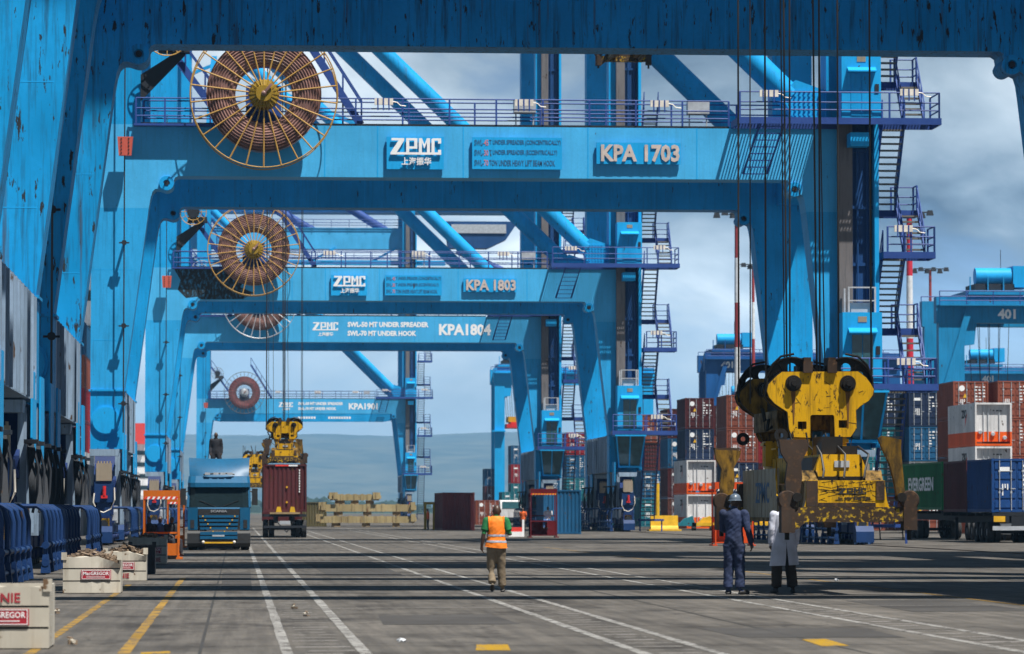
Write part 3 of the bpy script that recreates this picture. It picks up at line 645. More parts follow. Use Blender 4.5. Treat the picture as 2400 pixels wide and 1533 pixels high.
def build_fittings(root):
    MB().box(27.4, 28.02, -.5, -.01, 6.0, 48).build('lift_mast', M['mast'], root)
    mst = MB().box(28.05, 28.92, -.3, -.01, 6.0, 48)
    for k in range(16): mst.box(28.03, 28.95, -.42, -.301, 7.5 + k * 2.6, 7.65 + k * 2.6)
    mst.tube((28.25, -.45, 6), (28.25, -.45, 48), .05, n=6).tube((28.7, -.45, 6), (28.7, -.45, 48), .05, n=6)
    mst.build('lift_guide', M['navyblue'], root)
    MB().box(28.97, 29.17, -.9, 1.2, 4.4, 48).build('cable_tray', M['bluelight'], root)
    cabin(root, 19.32, 22.3); cabin(root, 7.3, 10.5, False)
    MB().box(27.75, 28.65, -1.7, -.6, 18.1, 18.7).build('lift_motor_cover', M['bluelight'], root)
    g = MB()
    for x in (27.6, 28.8): 
        for y in (-1.9, -.7): g.box(x - .04, x + .04, y - .04, y + .04, 10.5, 11.65)
    for z in (11.6, 11.0): g.box(27.56, 28.84, -1.94, -1.86, z, z + .06)
    g.box(27.75, 28.65, -1.6, -.9, 10.5, 10.95)
    g.build('lift_top_frame', M['gspoke'], root)
    # glazed checker cab under the lift landing
    c = MB().frus((27.45, 29.0, -1.5, .2), (27.2, 29.25, -2.3, .2), 4.75, 6.85).build('checker_cab', M['cabglass'], root)
    f = MB()
    f.box(27.1, 29.35, -2.4, .2, 6.86, 7.02).box(27.4, 29.05, -1.55, .2, 4.6, 4.74)
    for xb, xt in ((27.45, 27.2), (28.2, 28.2), (29.0, 29.25)): f.bar((xb, -1.53, 4.75), (xt, -2.33, 6.86), .09, .06)
    f.build('cab_frame', M['bluelight'], c)
    # gusset, landing and walkway
    platform(root, 22.5, 31.8, -2.4, -.01, 19.30)
    platform(root, 26.9, 31.6, -2.4, -.95, 7.25)
    MB().box(-4.4, 22.4, .02, T, 19.01, 19.1).build('walkway', M['dark'], root)
    MB().box(-4.7, -.5, -.55, -.02, 18.9, 19.0).build('walkway', M['rail'], root)
    railing(root, [(3.2, .03, 19.1), (22.4, .03, 19.1)])
    railing(root, [(22.6, -2.35, 19.3), (31.7, -2.35, 19.3), (31.7, -.1, 19.3)])
    railing(root, [(-4.6, -.5, 19.0), (-.7, -.5, 19.0)], sp=1.4)
    railing(root, [(-4.3, T - .1, 19.1), (26.0, T - .1, 19.1)], sp=3.1)
    railing(root, [(26.95, -2.35, 7.25), (31.5, -2.35, 7.25), (31.5, -1.0, 7.25)], sp=1.5)
    # side access ladder under the landing
    l = MB()
    for x in (23.6, 24.7): l.bar((x, -2.2, 19.2), (x - .6, -.3, 16.9), .07, .07)
    for k in range(9): t = k / 8; l.bar((23.6 - .6 * t, -2.2 + 1.9 * t, 19.2 - 2.3 * t), (24.7 - .6 * t, -2.2 + 1.9 * t, 19.2 - 2.3 * t), .05, .05)
    l.build('ladder', M['rail'], root)
    # zigzag stairs beside the land-side leg
    zt = 19.3
    for (zp, zm, zn) in ((30.9, 27.1, 25.1), (25.1, 21.5, 19.3), (19.3, 15.5, 13.3), (13.3, 10.0, 7.25)):
        flight(root, 29.5, 30.45, -.2, zp, 2.5, zm, 13)
        platform(root, 29.35, 31.6, 2.55, 3.6, zm)
        railing(root, [(30.5, 3.55, zm), (31.55, 3.55, zm), (31.55, 2.6, zm)], sp=1.0)
        flight(root, 30.6, 31.5, 2.45, zm, .55, zn, 8)
        if zn != 19.3:
            platform(root, 29.3, 31.7, -1.3 if zn > 8 else -.9, .5, zn)
            railing(root, [(29.5, -1.25, zn), (31.65, -1.25, zn), (31.65, .4, zn)], sp=1.1)
    flight(root, 29.5, 30.45, -.6, 7.25, 3.0, .9, 22)
    MB().box(29.3, 31.2, 2.9, 3.9, .75, .9).box(29.4, 29.5, 3.0, 3.1, 0, .75).box(31.0, 31.1, 3.0, 3.1, 0, .75).build('stair_foot', M['rail'], root)
    # lamps on the railing
    for x, y, z in ((6.6, -.08, 19.95), (13.0, -.08, 19.95), (19.2, -.08, 19.95), (23.9, -2.46, 20.2), (30.3, -2.46, 20.3), (30.2, -1.36, 14.2), (30.1, -2.46, 8.1)):
        m = MB().box(x - .42, x + .42, y - .12, y, z, z + .3)
        for k in range(3): m.box(x - .3 + k * .25, x - .24 + k * .25, y - .14, y - .121, z - .25, z + .3, mi=1)
        m.path([(x + .42, y - .05, z + .15), (x + .6, y - .05, z + .12), (x + .75, y - .05, z - .02), (x + 1.0, y - .05, z - .05)], .025, 5)
        m.build('railing_lamp', [M['lamp'], M['rail']], root)
    for x in (13.1, 21.1):
        m = MB().box(x - .5, x + .5, .7, 1.3, 19.75, 20.35).bar((x - .4, 1, 19.1), (x - .4, 1, 19.75), .06, .06).bar((x + .4, 1, 19.1), (x + .4, 1, 19.75), .06, .06)
        m.build('junction_box', M['gspoke'], root)
    # stairs rising from the walkway to the reel drive
    for (xa, za, xb, zb) in ((5.6, 19.1, 2.2, 24.4), (-.6, 19.1, -4.2, 24.0)):
        s = MB()
        for y in (.3, 1.2): s.bar((xa, y, za), (xb, y, zb), .08, .28); s.bar((xa, y, za + 1.1), (xb, y, zb + 1.1), .07, .07)
        for k in range(5): t = k / 4; s.box(xa + (xb - xa) * t - .04, xa + (xb - xa) * t + .04, .26, .34, za + (zb - za) * t, za + (zb - za) * t + 1.1)
        s.build('inclined_stair', M['rail'], root)
    # counterweight plate on its rope, and the rope's stand-off brackets
    rp = MB().tube((-5.1, -.62, 4.0), (-5.1, -.62, 30), .035, n=6).build('trailing_rope', M['rope'], root)
    m = MB().prism([(-5.42, 18.35), (-4.72, 18.35), (-4.79, 17.5), (-5.35, 17.5)], -.9, -.55)
    for i in range(2):
        for j in range(5): m.tube((-5.24 + i * .33, -.93, 17.62 + j * .16), (-5.24 + i * .33, -.9, 17.62 + j * .16), .035, n=6, mi=1)
    m.build('counterweight', [M['red'], M['dark']], root)
    for z in (13.65, 9.9, 6.4):
        MB().box(-5.15, -5.05, -.62, -.01, z - .05, z + .05).box(-5.33, -4.87, -.7, -.55, z - .1, z - .04).tube((-5.1, -.72, z - .06), (-5.1, -.5, z - .06), .12, n=8).build('rope_guide', M['dark'], root)
    # small hose reel on a bracket
    m = MB().prism([(-4.4, 20.0), (-2.4, 22.1), (-2.4, 22.5), (-4.4, 21.2)], -.5, -.3).box(-3.6, -2.2, -.8, 0, 22.2, 22.6)
    m.build('bracket_arm', M['dark'], root)

def reel(root, x, y, z, spoke, coil, nsp=26, rr=3.3):
    e = thing_part('cable_reel', root)
    prof = []
    k = 10
    # ribbed coil of flat-wound cable
    for i in range(k + 1):
        r = 1.28 + (2.52 - 1.28) * i / k; prof += [(r, -.42 - .16 * math.sin(math.pi * i / k)), (r + .06, -.50 - .16 * math.sin(math.pi * i / k))]
    prof = [(1.28, .42)] + prof + [(2.56, .42)]
    c = MB().lathe(prof, (x, y, z), 'y', 96, closed=True); c.build('cable_coil', M[coil], e)
    MB().ring((x, y - .62, z), rr, .032, 72, 6).ring((x, y + .55, z), rr, .03, 72, 6).build('rim', M[spoke], e)
    sp = MB().tube((0, 0, .6), (0, 0, rr), .038, n=6).mesh('spoke', M[spoke])
    for i in range(nsp):
        o = obj('spoke', sp, e, (x, y - .62, z)); o.rotation_euler = (0, 2 * math.pi * i / nsp, 0)
    h = MB().lathe([(.66, .3), (.66, -.55), (.6, -.72), (.4, -.78), (.36, -.95), (.02, -.95)], (x, y, z), 'y', 28)
    for i in range(20):
        a = 2 * math.pi * i / 20; h.bar((x + .35 * math.cos(a), y - .85, z + .35 * math.sin(a)), (x + .68 * math.cos(a), y - .66, z + .68 * math.sin(a)), .05, .09)
    h.build('hub', M['hub'] if spoke == 'yspoke' else M['gspoke'], e)
    MB().bar((x - .05, y - 1.0, z - .05), (x + .35, y - 1.0, z + .42), .12, .12).ball((x, y - .98, z), .12).build('slip_ring_arm', M['coil'], e)
    MB().tube((x, y, z), (x, -.01, z), .35, n=14).box(x - .7, x + .7, -.5, -.01, z - 1.6, z - .9).box(x - .8, x + .8, .02, 1.4, 19.1, z + .6).build('reel_drive', M['rail'], e)
def thing_part(name, root):
    o = bpy.data.objects.new(name, None); COL.objects.link(o); o.parent = root; KIDS.setdefault(root.name, []).append(o); o.empty_display_size = .2
    return o
def small_reel(root, spoke):
    e = thing_part('hose_reel', root); x, y, z = -3.2, -.9, 22.95
    MB().ring((x, y - .2, z), .95, .03, 32, 5).ring((x, y - .2, z), .6, .025, 28, 5).build('rim', M[spoke], e)
    sp = MB().tube((0, 0, .1), (0, 0, .95), .025, n=5).mesh('spoke', M[spoke])
    for i in range(12):
        o = obj('spoke', sp, e, (x, y - .2, z)); o.rotation_euler = (0, 2 * math.pi * i / 12, 0)
    MB().tube((x, y - .25, z), (x, y + .3, z), .45, n=16).build('hose_coil', M['dark'], e)

# letters of the maker's sign, drawn on a joined base line
def logo(x0, x1, z0, z1, y, depth=.05):
    mb = MB(); wd = x1 - x0; ht = z1 - z0; b = .13
    def P(poly): mb.prism([(x0 + u * wd, z0 + v * ht) for u, v in poly], y - depth, y)
    bt = .14
    P([(0.02, 1), (.27, 1), (.27, .86), (.125, .14), (.13, 0), (0, 0), (0, .12), (.16, .86), (.02, .86)])                     # Z
    P([(.131, 0), (1, 0), (1, .14), (.131, .14)])                                                                             # base bar
    P([(.31, .141), (.37, .141), (.37, .86), (.31, .86)]); P([(.31, .861), (.53, .861), (.53, 1), (.31, 1)]); P([(.47, .5), (.53, .5), (.53, .86), (.47, .86)]); P([(.371, .36), (.53, .36), (.53, .499), (.371, .499)])   # P
    P([(.56, .141), (.62, .141), (.62, 1), (.56, 1)]); P([(.72, .141), (.78, .141), (.78, 1), (.72, 1)]); P([(.621, 1), (.67, .62), (.719, 1), (.719, .76), (.67, .36), (.621, .76)])      # M
    P([(.81, .141), (.87, .141), (.87, .86), (.81, .86)]); P([(.81, .861), (.98, .861), (1.0, .861), (1.0, 1), (.84, 1), (.81, .94)]); P([(.94, .68), (1, .68), (1, .86), (.94, .86)]); P([(.94, .141), (1, .141), (1, .3), (.94, .3)])  # C
    return mb
def signs_boards(root, num):
    o = MB().box(6.73, 9.33, -.2, -.08, 17.02, 18.5).build('sign_board', M['bluelight'], root)
    logo(6.9, 9.2, 17.68, 18.43, -.26).build('lettering', M['letw'], o)
    text_mb('上海振华', 7.4, 8.75, 17.2, 17.56, -.26, .05, .02).build('lettering', M['letw'], o)
    o = MB().box(10.62, 14.72, -.2, -.08, 17.05, 18.5).build('sign_board', M['bluelight'], root)
    for z, (a, b, c) in ((18.12, ('SWL-', '45', 'T UNDER SPREADER (CONCENTRICALLY)')), (17.66, ('SWL-', '30', 'T UNDER SPREADER (ECCENTRICALLY)')), (17.2, ('SWL-', '70', 'TON UNDER HEAVY LIFT BEAM HOOK'))):
        text_mb(a, 10.72, 11.14, z, z + .27, -.201, .012, .012).build('lettering', M['letd'], o)
        text_mb(b, 11.16, 11.36, z, z + .27, -.201, .012, .012).build('lettering', M['letr'], o)
        text_mb(c, 11.4, {18.12: 14.66, 17.66: 14.5, 17.2: 14.4}[z], z, z + .27, -.201, .012, .012).build('lettering', M['letd'], o)
    o = MB().box(16.3, 20.15, -.2, -.08, 17.32, 18.3).build('sign_board', M['bluelight'], root)
    text_mb(num, 16.5, 20.1, 17.42, 18.22, -.225, .03, .035).build('lettering', M['letg'], o)
def signs_painted(root, num):
    o = thing_part('sign', root)
    logo(6.75, 9.05, 17.72, 18.45, -.006, .004).build('lettering', M['letw'], o)
    text_mb('上海振华', 7.25, 8.6, 17.2, 17.56, -.006, .004, .03).build('lettering', M['letw'], o)
    text_mb('SWL-50 MT UNDER SPREADER', 9.9, 17.2, 18.02, 18.5, -.006, .004, .045).build('lettering', M['letw'], o)
    text_mb('SWL-70 MT UNDER HOOK', 9.9, 16.1, 17.22, 17.7, -.006, .004, .045).build('lettering', M['letw'], o)
    text_mb(num, 18.15, 22.85, 17.3, 18.35, -.006, .004, .04).build('lettering', M['letw'], o)

CR = 'ship-to-shore cranes along the quay'
craneB = thing('quay_crane', 'big blue quay crane with KPA 1703 on its portal beam', 'crane', (0, 172, 0), group=CR)
build_frames(craneB); build_top(craneB); build_fittings(craneB)
for s in (1, -1):
    for y in (0, FY): corner(s, craneB, y)
def wear(o, v):
    o['wear'] = v
    for c in KIDS.get(o.name, []): wear(c, v)
SK = ('sign_board',)
craneA = copy_thing(craneB, (0, 105.6, 0), 0, 'weathered blue quay crane whose dark portal beam crosses the top of the photo')
for k_ in list(KIDS[craneA.name]):                        # this crane has no pipe guards on its land side
    if k_.name.startswith('guard') and k_.data.vertices[0].co.x > 10: KIDS[craneA.name].remove(k_); bpy.data.objects.remove(k_)
crane0 = copy_thing(craneB, (0, 79, 0), 0, 'nearest blue quay crane, only its left leg and pipe guards in view', skip=('railing', 'stair_flight', 'tread', 'post'))
craneC = copy_thing(craneB, (0, 274, 0), 0, 'blue quay crane with KPA 1803 on its portal beam')
craneD = copy_thing(craneB, (0, 342, 0), 0, 'blue quay crane with KPA1804 painted in white on its beam')
craneE = copy_thing(craneB, (0, 650, 0), 0, 'farthest blue quay crane with KPA1901 painted in white')
craneE.scale = (1.05, 1, 1.08)
craneZ = thing('quay_crane', 'quay crane standing out of view over the yellow spreader, its shadow crossing the road', 'crane', (0, 43, 0), group=CR)  # unseen, simplified; frame and boom are placed to throw the road's shadow bands
MB().prism([(-6.6, 19), (28.9, 19), (28.9, 16.66), (-6.6, 16.66)], FY, FY + T).build('portal_beam', M['blue'], craneZ)
for fy in (0, FY):
    for a_, b_ in ((-6.6, -5.2), (27.2, 28.9)): MB().box(a_, b_, fy, fy + T, .04, 16.65 if fy else 52).build('leg', M['blue'], craneZ)
for a_, b_ in ((-6.6, -5.2), (27.2, 28.9)): MB().box(a_, b_, FY, FY + T, 19.01, 52).build('upper_leg', M['blue'], craneZ); MB().box(a_ + .1, b_ - .1, T, FY, 50, 51.9).build('tie_beam', M['blue'], craneZ)
MB().box(-62, 52, 13.2, 17.0, 49.2, 52.2).build('boom_girder', M['blue'], craneZ)
for z_ in (53.2, 54.2): MB().tube((-62, 18.9, z_ - 3), (52, 18.9, z_ - 3), .12, n=6).build('boom_rail', M['blue'], craneZ)
MB().box(28, 46, 8, 18.5, 52.3, 57.5).build('machinery_house', M['white'], craneZ)
for c, sp, co in ((craneB, 'yspoke', 'coil'), (craneC, 'yspoke', 'coil'), (craneD, 'gspoke', 'coil'), (craneE, 'mast', 'coilred')):
    reel(c, 1.15 if c is not craneD else 2.0, -1.45, 20.2 if c is not craneE else 19.9, sp, co, 26 if c is not craneE else 30)
    small_reel(c, sp)
signs_boards(craneB, 'KPA 1703'); signs_boards(craneC, 'KPA 1803'); signs_painted(craneD, 'KPA1804'); signs_painted(craneE, 'KPA1901')
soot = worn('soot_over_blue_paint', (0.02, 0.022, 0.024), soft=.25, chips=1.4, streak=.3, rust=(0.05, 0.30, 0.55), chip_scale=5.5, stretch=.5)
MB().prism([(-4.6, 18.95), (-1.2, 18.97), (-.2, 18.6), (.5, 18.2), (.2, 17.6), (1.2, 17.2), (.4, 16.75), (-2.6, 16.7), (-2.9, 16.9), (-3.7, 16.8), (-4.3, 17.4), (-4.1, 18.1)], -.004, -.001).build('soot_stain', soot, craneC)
MB().prism([(-3.9, 16.65), (24.9, 16.65), (24.9, 15.6), (23.8, 15.4), (-2.8, 15.4), (-3.9, 15.6)], .03, 1.6).build('lower_beam', M['blue'], craneE)
MB().box(-14, 27, 3.0, 6.0, 43.0, 46.4).build('trolley_girder', M['beam'], craneE)
MB().box(-14, 34, 2.6, 3.2, 40.4, 41.2).build('lower_walkway', M['blue'], craneE); railing(craneE, [(-14, 2.6, 46.4), (27, 2.6, 46.4)], 1.3, 3.0, .06); railing(craneE, [(-14, 2.6, 41.2), (34, 2.6, 41.2)], 1.2, 3.0, .06)
for xx in (-8, 2, 12, 22): MB().bar((xx, 2.9, 41), (xx + 4, 2.9, 43.2), .35, .35).build('truss_brace', M['blue'], craneE)
MB().prism([(34, 47.5), (46, 47.5), (44, 44.6), (41, 43.2), (34.5, 43.2)], 2.5, 6).build('operator_cab', M['navyblue'], craneE); MB().box(35, 44, 2.3, 2.49, 45.6, 47.0).build('cab_window', M['gspoke'], craneE)
for a_, b_ in (((5, 50), (14, 45)), ((16, 51), (25, 45.5)), ((36, 43), (47, 38))): MB().tube((a_[0], 4, a_[1]), (b_[0], 4, b_[1]), .7, n=10).build('stay_tube', M['rail'], craneE)
for a, b in ((9.9, 13.2), (14.8, 18.8)):
    t = MB()
    for k in range(int((b - a) / .42)): t.box(a + k * .42, a + k * .42 + .3, .02, .026, 15.85, 16.2)
    t.build('lettering', M['letw'], craneE)
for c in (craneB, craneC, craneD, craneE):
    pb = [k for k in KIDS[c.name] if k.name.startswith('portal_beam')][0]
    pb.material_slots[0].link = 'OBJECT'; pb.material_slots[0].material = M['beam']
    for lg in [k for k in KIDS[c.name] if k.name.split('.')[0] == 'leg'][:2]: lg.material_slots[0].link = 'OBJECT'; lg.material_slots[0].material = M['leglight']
for c, v in ((crane0, 1.6), (craneA, 1.6), (craneZ, 1), (craneB, .55), (craneC, .7), (craneD, .25), (craneE, .2)): wear(c, v)
# ------------------------------------------------------------------ container spreaders hung under their head blocks
def circ(cx, cz, r, n=20, a0=0): return [(cx + r * math.cos(a0 + 2 * math.pi * i / n), cz + r * math.sin(a0 + 2 * math.pi * i / n)) for i in range(n)]
def spreader(label, loc, rope_top, zs=1.0, hero=True):
    o = thing('container_spreader', label, 'spreader', loc)
    o.scale = (1, 1, zs)
    # ---- head block: two side plates with sheaves
    uv = [(600, 200), (1200, 195), (1262, 240), (1300, 290), (1325, 335), (1318, 380), (1285, 425), (1215, 470), (1182, 505), (1188, 640), (1140, 710), (1015, 715), (1010, 548), (1000, 538), (832, 538), (820, 550), (820, 718), (680, 712), (652, 650), (640, 515), (600, 490), (540, 450), (495, 400), (478, 350), (490, 300), (560, 230)]
    plate = [((u - 902) / 409.3, 4.22 - (v - 200) / 409.3) for u, v in uv]
    sq = lambda a, b, c, d: [((a - 902) / 409.3, 4.22 - (c - 200) / 409.3), ((b - 902) / 409.3, 4.22 - (c - 200) / 409.3), ((b - 902) / 409.3, 4.22 - (d - 200) / 409.3), ((a - 902) / 409.3, 4.22 - (d - 200) / 409.3)]
    holes = [sq(720, 790, 590, 650), sq(1045, 1112, 580, 640)]
    hb = thing_part('head_block', o)
    for k, (y, m) in enumerate(((3.4, 'yellow'), (3.95, 'yellowdirty'), (7.4, 'yellowdirty'), (7.95, 'yellowdirty'))):
        MB().holed(plate, holes, y, y + .06).build('side_plate', M[m], hb)
        rim = [(x * 1.018, (z - 3.6) * 1.02 + 3.6) for x, z in plate]
        MB().holed(rim, holes, y + .061, y + .12).build('plate_flange', M['grease'], hb)
    for y in (3.68, 7.68):
        for x in (-.525, .53):
            z = 4.0
            s = MB()
            s.holed(circ(x, z, .5, 36), [circ(x + .3 * math.cos(a), z + .3 * math.sin(a), .105, 12) for a in [i * math.pi / 3 + .5 for i in range(6)]], y - .05, y + .05)
            for yy in (y - .075, y + .075): s.ring((x, yy, z), .5, .028, 36, 6)
            for i in range(6):
                a = i * math.pi / 3; s.bar((x + .12 * math.cos(a), y - .06, z + .12 * math.sin(a)), (x + .48 * math.cos(a), y - .06, z + .48 * math.sin(a)), .03, .05)
            s.build('sheave', M['grease'], hb)
        for x in (-.525, .53):
            yy = y - .28
            MB().lathe([(.16, 0), (.15, -.05), (.115, -.05), (.11, -.12), (.06, -.12), (.055, -.16), (.01, -.16)], (x, yy, 4.0), 'y', 18).build('sheave_pin', M['grease'], hb)
            MB().tube((x, y - .25, 4.0), (x, y + .3, 4.0), .07, n=10).build('axle', M['grease'], hb)
        for x in (-.25, .22): MB().box(x - .07, x + .07, y - .3, y + .28, 4.23, 4.5).box(x - .09, x + .09, y - .36, y - .29, 4.2, 4.42).build('rope_keeper', M['rusty'], hb)
    for sx in (-1, 1):
        gpts = [(sx * (1.04), 3.75), (sx * 1.02, 4.1), (sx * .92, 4.36), (sx * .75, 4.52), (sx * .5, 4.57)]
        for y in (3.5, 7.5): MB().path([(x, y, z) for x, z in gpts], .025, 6).build('sheave_guard', M['grease'], hb)
    MB().box(-.75, .75, 4.02, 7.39, 3.12, 3.5).build('cross_beam', M['yellowdirty'], hb)
    MB().box(-.5, .5, 4.2, 7.2, 3.5, 3.75).box(-.2, .25, 4.5, 5.6, 3.75, 4.05).build('hoist_gear', M['grease'], hb)
    for y in (3.5, 7.45):
        for sx in (-1, 1):
            c = sx * .38
            MB().box(c - .13, c + .13, y - .04, y + .4, 2.45, 2.96).box(c - .17, c + .17, y - .06, y + .42, 2.86, 2.93).build('suspension_leg', M['yellow'], hb)
    run = worn('rust_run', (0.16, 0.075, 0.02), soft=.1, chips=.8, streak=.6, rust=(.05, .03, .015), chip_scale=9)
    for x, l_ in ((-.525, .62), (.53, .7)): MB().prism([(x - .05, 3.84), (x + .04, 3.84), (x + .022, 3.84 - l_ * .6), (x + .012, 3.84 - l_), (x - .008, 3.84 - l_), (x - .02, 3.84 - l_ * .5)], 3.392, 3.399).build('rust_run', run, hb)
    for k_, (xa, xb, sag) in enumerate(((-.3, .35, .25), (-.6, -.1, .4), (.1, .62, .32), (-.85, -.3, .2))):
        MB().path([(xa, 3.3 + .1 * k_, 3.05), (xa + .04, 3.25 + .1 * k_, 2.8), ((xa + xb) / 2, 3.2 + .1 * k_, 2.75 - sag), (xb - .05, 3.2 + .1 * k_, 2.7), (xb, 3.3 + .1 * k_, 3.0)], .02, 6).build('hose', M['rope'], hb)
    if hero:
        scr = MB(); random.seed(5)
        for i in range(70):
            x = random.uniform(-.85, .85); z = random.uniform(3.1, 4.15); a = random.choice([random.uniform(1.2, 1.9), random.uniform(-.5, .5), random.uniform(.5, 2.6)]); ll = random.uniform(.03, .16)
            if abs(x) > .55 and z < 3.6 or (abs(x) < .3 and z < 3.45): continue
            scr.bar((x, 3.3985, z), (x + ll * math.cos(a), 3.3985, z + ll * math.sin(a)), .002, random.uniform(.006, .014))
        tag(scr.build('scratches', M['grease'], hb), kind='stuff')
    for x, y in ((-.98, 7.3), (-.78, 3.3)):
        MB().holed(circ(x, 3.0, .13, 16), [circ(x, 3.0, .05, 10)], y, y + .05).build('lifting_eye', M['grease'], hb)
    MB().path([(-.95, 4.7, 3.55), (-.9, 4.7, 3.3), (-.82, 4.7, 3.35), (-.86, 4.7, 3.1), (-.75, 4.7, 3.2)], .04, 6).build('shackle', M['grease'], hb)
    MB().tube((.12, 4.6, 2.1), (.12, 4.6, 3.1), .1, n=10).path([(.12, 4.6, 3.0), (.3, 4.4, 2.8), (.3, 4.4, 2.4)], .05, 6).build('hydraulic_cylinder', M['truckblue'], hb)
    # ---- spreader frame
    fr = thing_part('spreader_frame', o)
    MB().box(-.37, .37, 1.4, 8.6, 2.1, 2.6).build('main_box', M['yellow'], fr)
    MB().prism([(-.37, 2.6), (.37, 2.6), (.55, 2.15), (-.55, 2.15)], 1.0, 1.39).build('main_box_end', M['yellow'], fr)
    MB().box(-.56, .56, .94, .995, 2.1, 2.19).build('grimy_sill', M['grease'], fr)
    MB().box(-.12, .16, .975, .999, 2.36, 2.48).build('data_plate', M['gspoke'], fr)
    for k_, (xa, xb, ya, yb, za, zb) in enumerate(((-.34, -.06, 1.1, 1.7, 2.601, 2.82), (.06, .34, 1.15, 1.9, 2.601, 2.76), (-.5, -.39, 1.2, 3.2, 2.2, 2.55), (.39, .52, 1.2, 3.0, 2.2, 2.5), (-.2, .2, 2.0, 3.1, 2.601, 2.95))):
        MB().box(xa, xb, ya, yb, za, zb).build('valve_block', M['grease'], fr)
    for k_, xa in enumerate((-.44, -.05, .33)):
        MB().path([(xa, 1.05, 2.75), (xa + .05 + .06 * k_, .85, 2.6), (xa + .08, .7, 2.3), (xa + .02, .45, 2.14)], .022, 6).build('hydraulic_hose', M['rope'], fr)
    for sx in (-1, 1):
        MB().box(sx * .5 - .12, sx * .5 + .12, .3, 9.5, 1.5, 2.05).build('telescopic_beam', M['yellowdirty'], fr)
        MB().prism([(.8, 2.1), (2.6, 2.1), (2.2, 2.3), (1.0, 2.3)], sx * .6 - .16, sx * .6 + .16, 'x').build('cylinder_cover', M['yellowdirty'], fr)
        xo = sx * .64
        for k in range(9):
            y = 4.55 + k * .56
            MB().box(min(xo, xo + sx * .05), max(xo, xo + sx * .05), y, y + .5, 1.42, 2.38).build('side_panel', M['cream'], fr)
        MB().box(min(xo, xo + sx * .1), max(xo, xo + sx * .1), 4.35, 9.6, 1.34, 1.42).build('side_sill', M['yellowdirty'], fr)
        if hero and sx < 0:
            t = text_mb('ZPMC', 0, 2.0, 0, .42, 0, .006, .02)
            for i, (x, y, z) in enumerate(t.v): t.v[i] = (xo - .052 + y * .5, 7.6 - x, 1.7 + z)
            t.build('lettering', M['letd'], fr)
    # hand rail frame hanging at the side
    MB().path([(-.72, 4.2, 2.6), (-.78, 4.0, 2.62), (-.8, 3.9, 2.2), (-.8, 3.8, 2.1), (-.8, 3.8, 2.75), (-.78, 4.6, 2.75)], .018, 5).path([(-.8, 3.8, 2.1), (-.8, 3.75, 1.85), (-.6, 3.4, 1.7)], .018, 5).build('grab_rail', M['ayellow'], fr)
    for k, (y0, sg) in enumerate(((0, 1), (9.8, -1))):
        e = thing_part('end_beam', o)
        ya, yb = (0, .34) if sg > 0 else (9.46, 9.8)
        MB().prism([(-1.05, 1.62), (1.05, 1.62), (1.05, 1.36), (.9, 1.36), (.86, 1.345), (-.8, 1.345), (-.86, 1.30), (-.95, 1.22), (-1.05, 1.2)], ya + .02, yb).build('cross_member', M['rustyellow'], e)
        MB().prism([(-.83, 1.621), (.74, 1.621), (.7, 1.75), (.66, 2.11), (-.79, 2.11), (-.8, 1.75)], ya + .04, yb - .05).build('face_plate', M['yellow'] if sg > 0 else M['rustyellow'], e)
        MB().box(-.79, -.58, ya + .02, ya + .039, 1.625, 2.1).box(.5, .655, ya + .02, ya + .039, 1.75, 2.1).box(-.57, .49, ya + .02, ya + .039, 1.625, 1.7).build('wear_strip', M['rusty'], e)
        for sx in (-1, 1):
            c = sx * 1.13
            MB().box(c - .125, c + .125, ya, yb, 1.15 if sx < 0 else 1.2, 1.63).build('corner_block', M['rusty'], e)
            MB().lathe([(.02, 0), (.16, 0), (.18, .03), (.18, .2), (.16, .23), (.02, .23)], (c + sx * -.0, ya + .04, 1.75), 'y', 20).build('hinge_housing', M['rusty'], e)
            MB().tube((c - sx * .16, ya - .05, 1.8), (c - sx * .16, ya + .3, 1.8), .085, n=12).build('hinge_pin', M['grease'], e)
            MB().tube((c, ya + .17, 1.02), (c, ya + .17, 1.2), .045, n=8).build('twist_lock', M['grease'], e)
            yy = ya + .06
            if sx < 0:
                arm = [(-1.16, 1.75), (-.93, 1.72), (-.86, 2.15), (-.88, 2.44), (-.76, 2.66), (-.73, 2.80), (-1.28, 2.82), (-1.25, 2.62), (-1.13, 2.42), (-1.17, 2.1)]
            else:
                arm = [(1.05, 1.74), (.9, 1.78), (.84, 2.1), (.76, 2.42), (.66, 2.62), (.55, 2.88), (.62, 2.93), (.98, 2.86), (.97, 2.72), (.99, 2.45), (1.02, 2.1)]
            MB().prism(arm, yy, yy + .16).build('flipper_arm', M['yellowdirty' if (k == 0 and sx > 0) or k == 1 else 'rusty'], e)
            if sx < 0: MB().prism([(sx * .98 - .22, 2.62), (sx * .98 + .2, 2.62), (sx * .98 + .24, 2.86), (sx * .98 - .28, 2.86)], yy + .161, yy + .45).build('flipper_tip', M['rusty'], e)
        if hero and k == 0:
            logo(-.2, .32, 1.86, 1.97, ya + .037, .006).build('lettering', M['letblack'], e)
            sc_ = MB(); random.seed(3)
            for i in range(60):
                x = random.uniform(-.58, .45); z = random.uniform(1.72, 2.09); a = random.choice([random.uniform(-.25, .25), random.uniform(-.4, .4), random.uniform(1.2, 1.9)]); ll = random.uniform(.05, .28)
                x2 = max(-.6, min(.5, x + ll * math.cos(a))); z2 = max(1.71, min(2.1, z + ll * math.sin(a)))
                sc_.bar((x, ya + .0385, z), (x2, ya + .0385, z2), .002, .009)
            tag(sc_.build('scratches', M['grease'], e), kind='stuff')
            text_mb('上海振华', -.26, .4, 1.745, 1.81, ya + .037, .006, .01).build('lettering', M['letblack'], e)
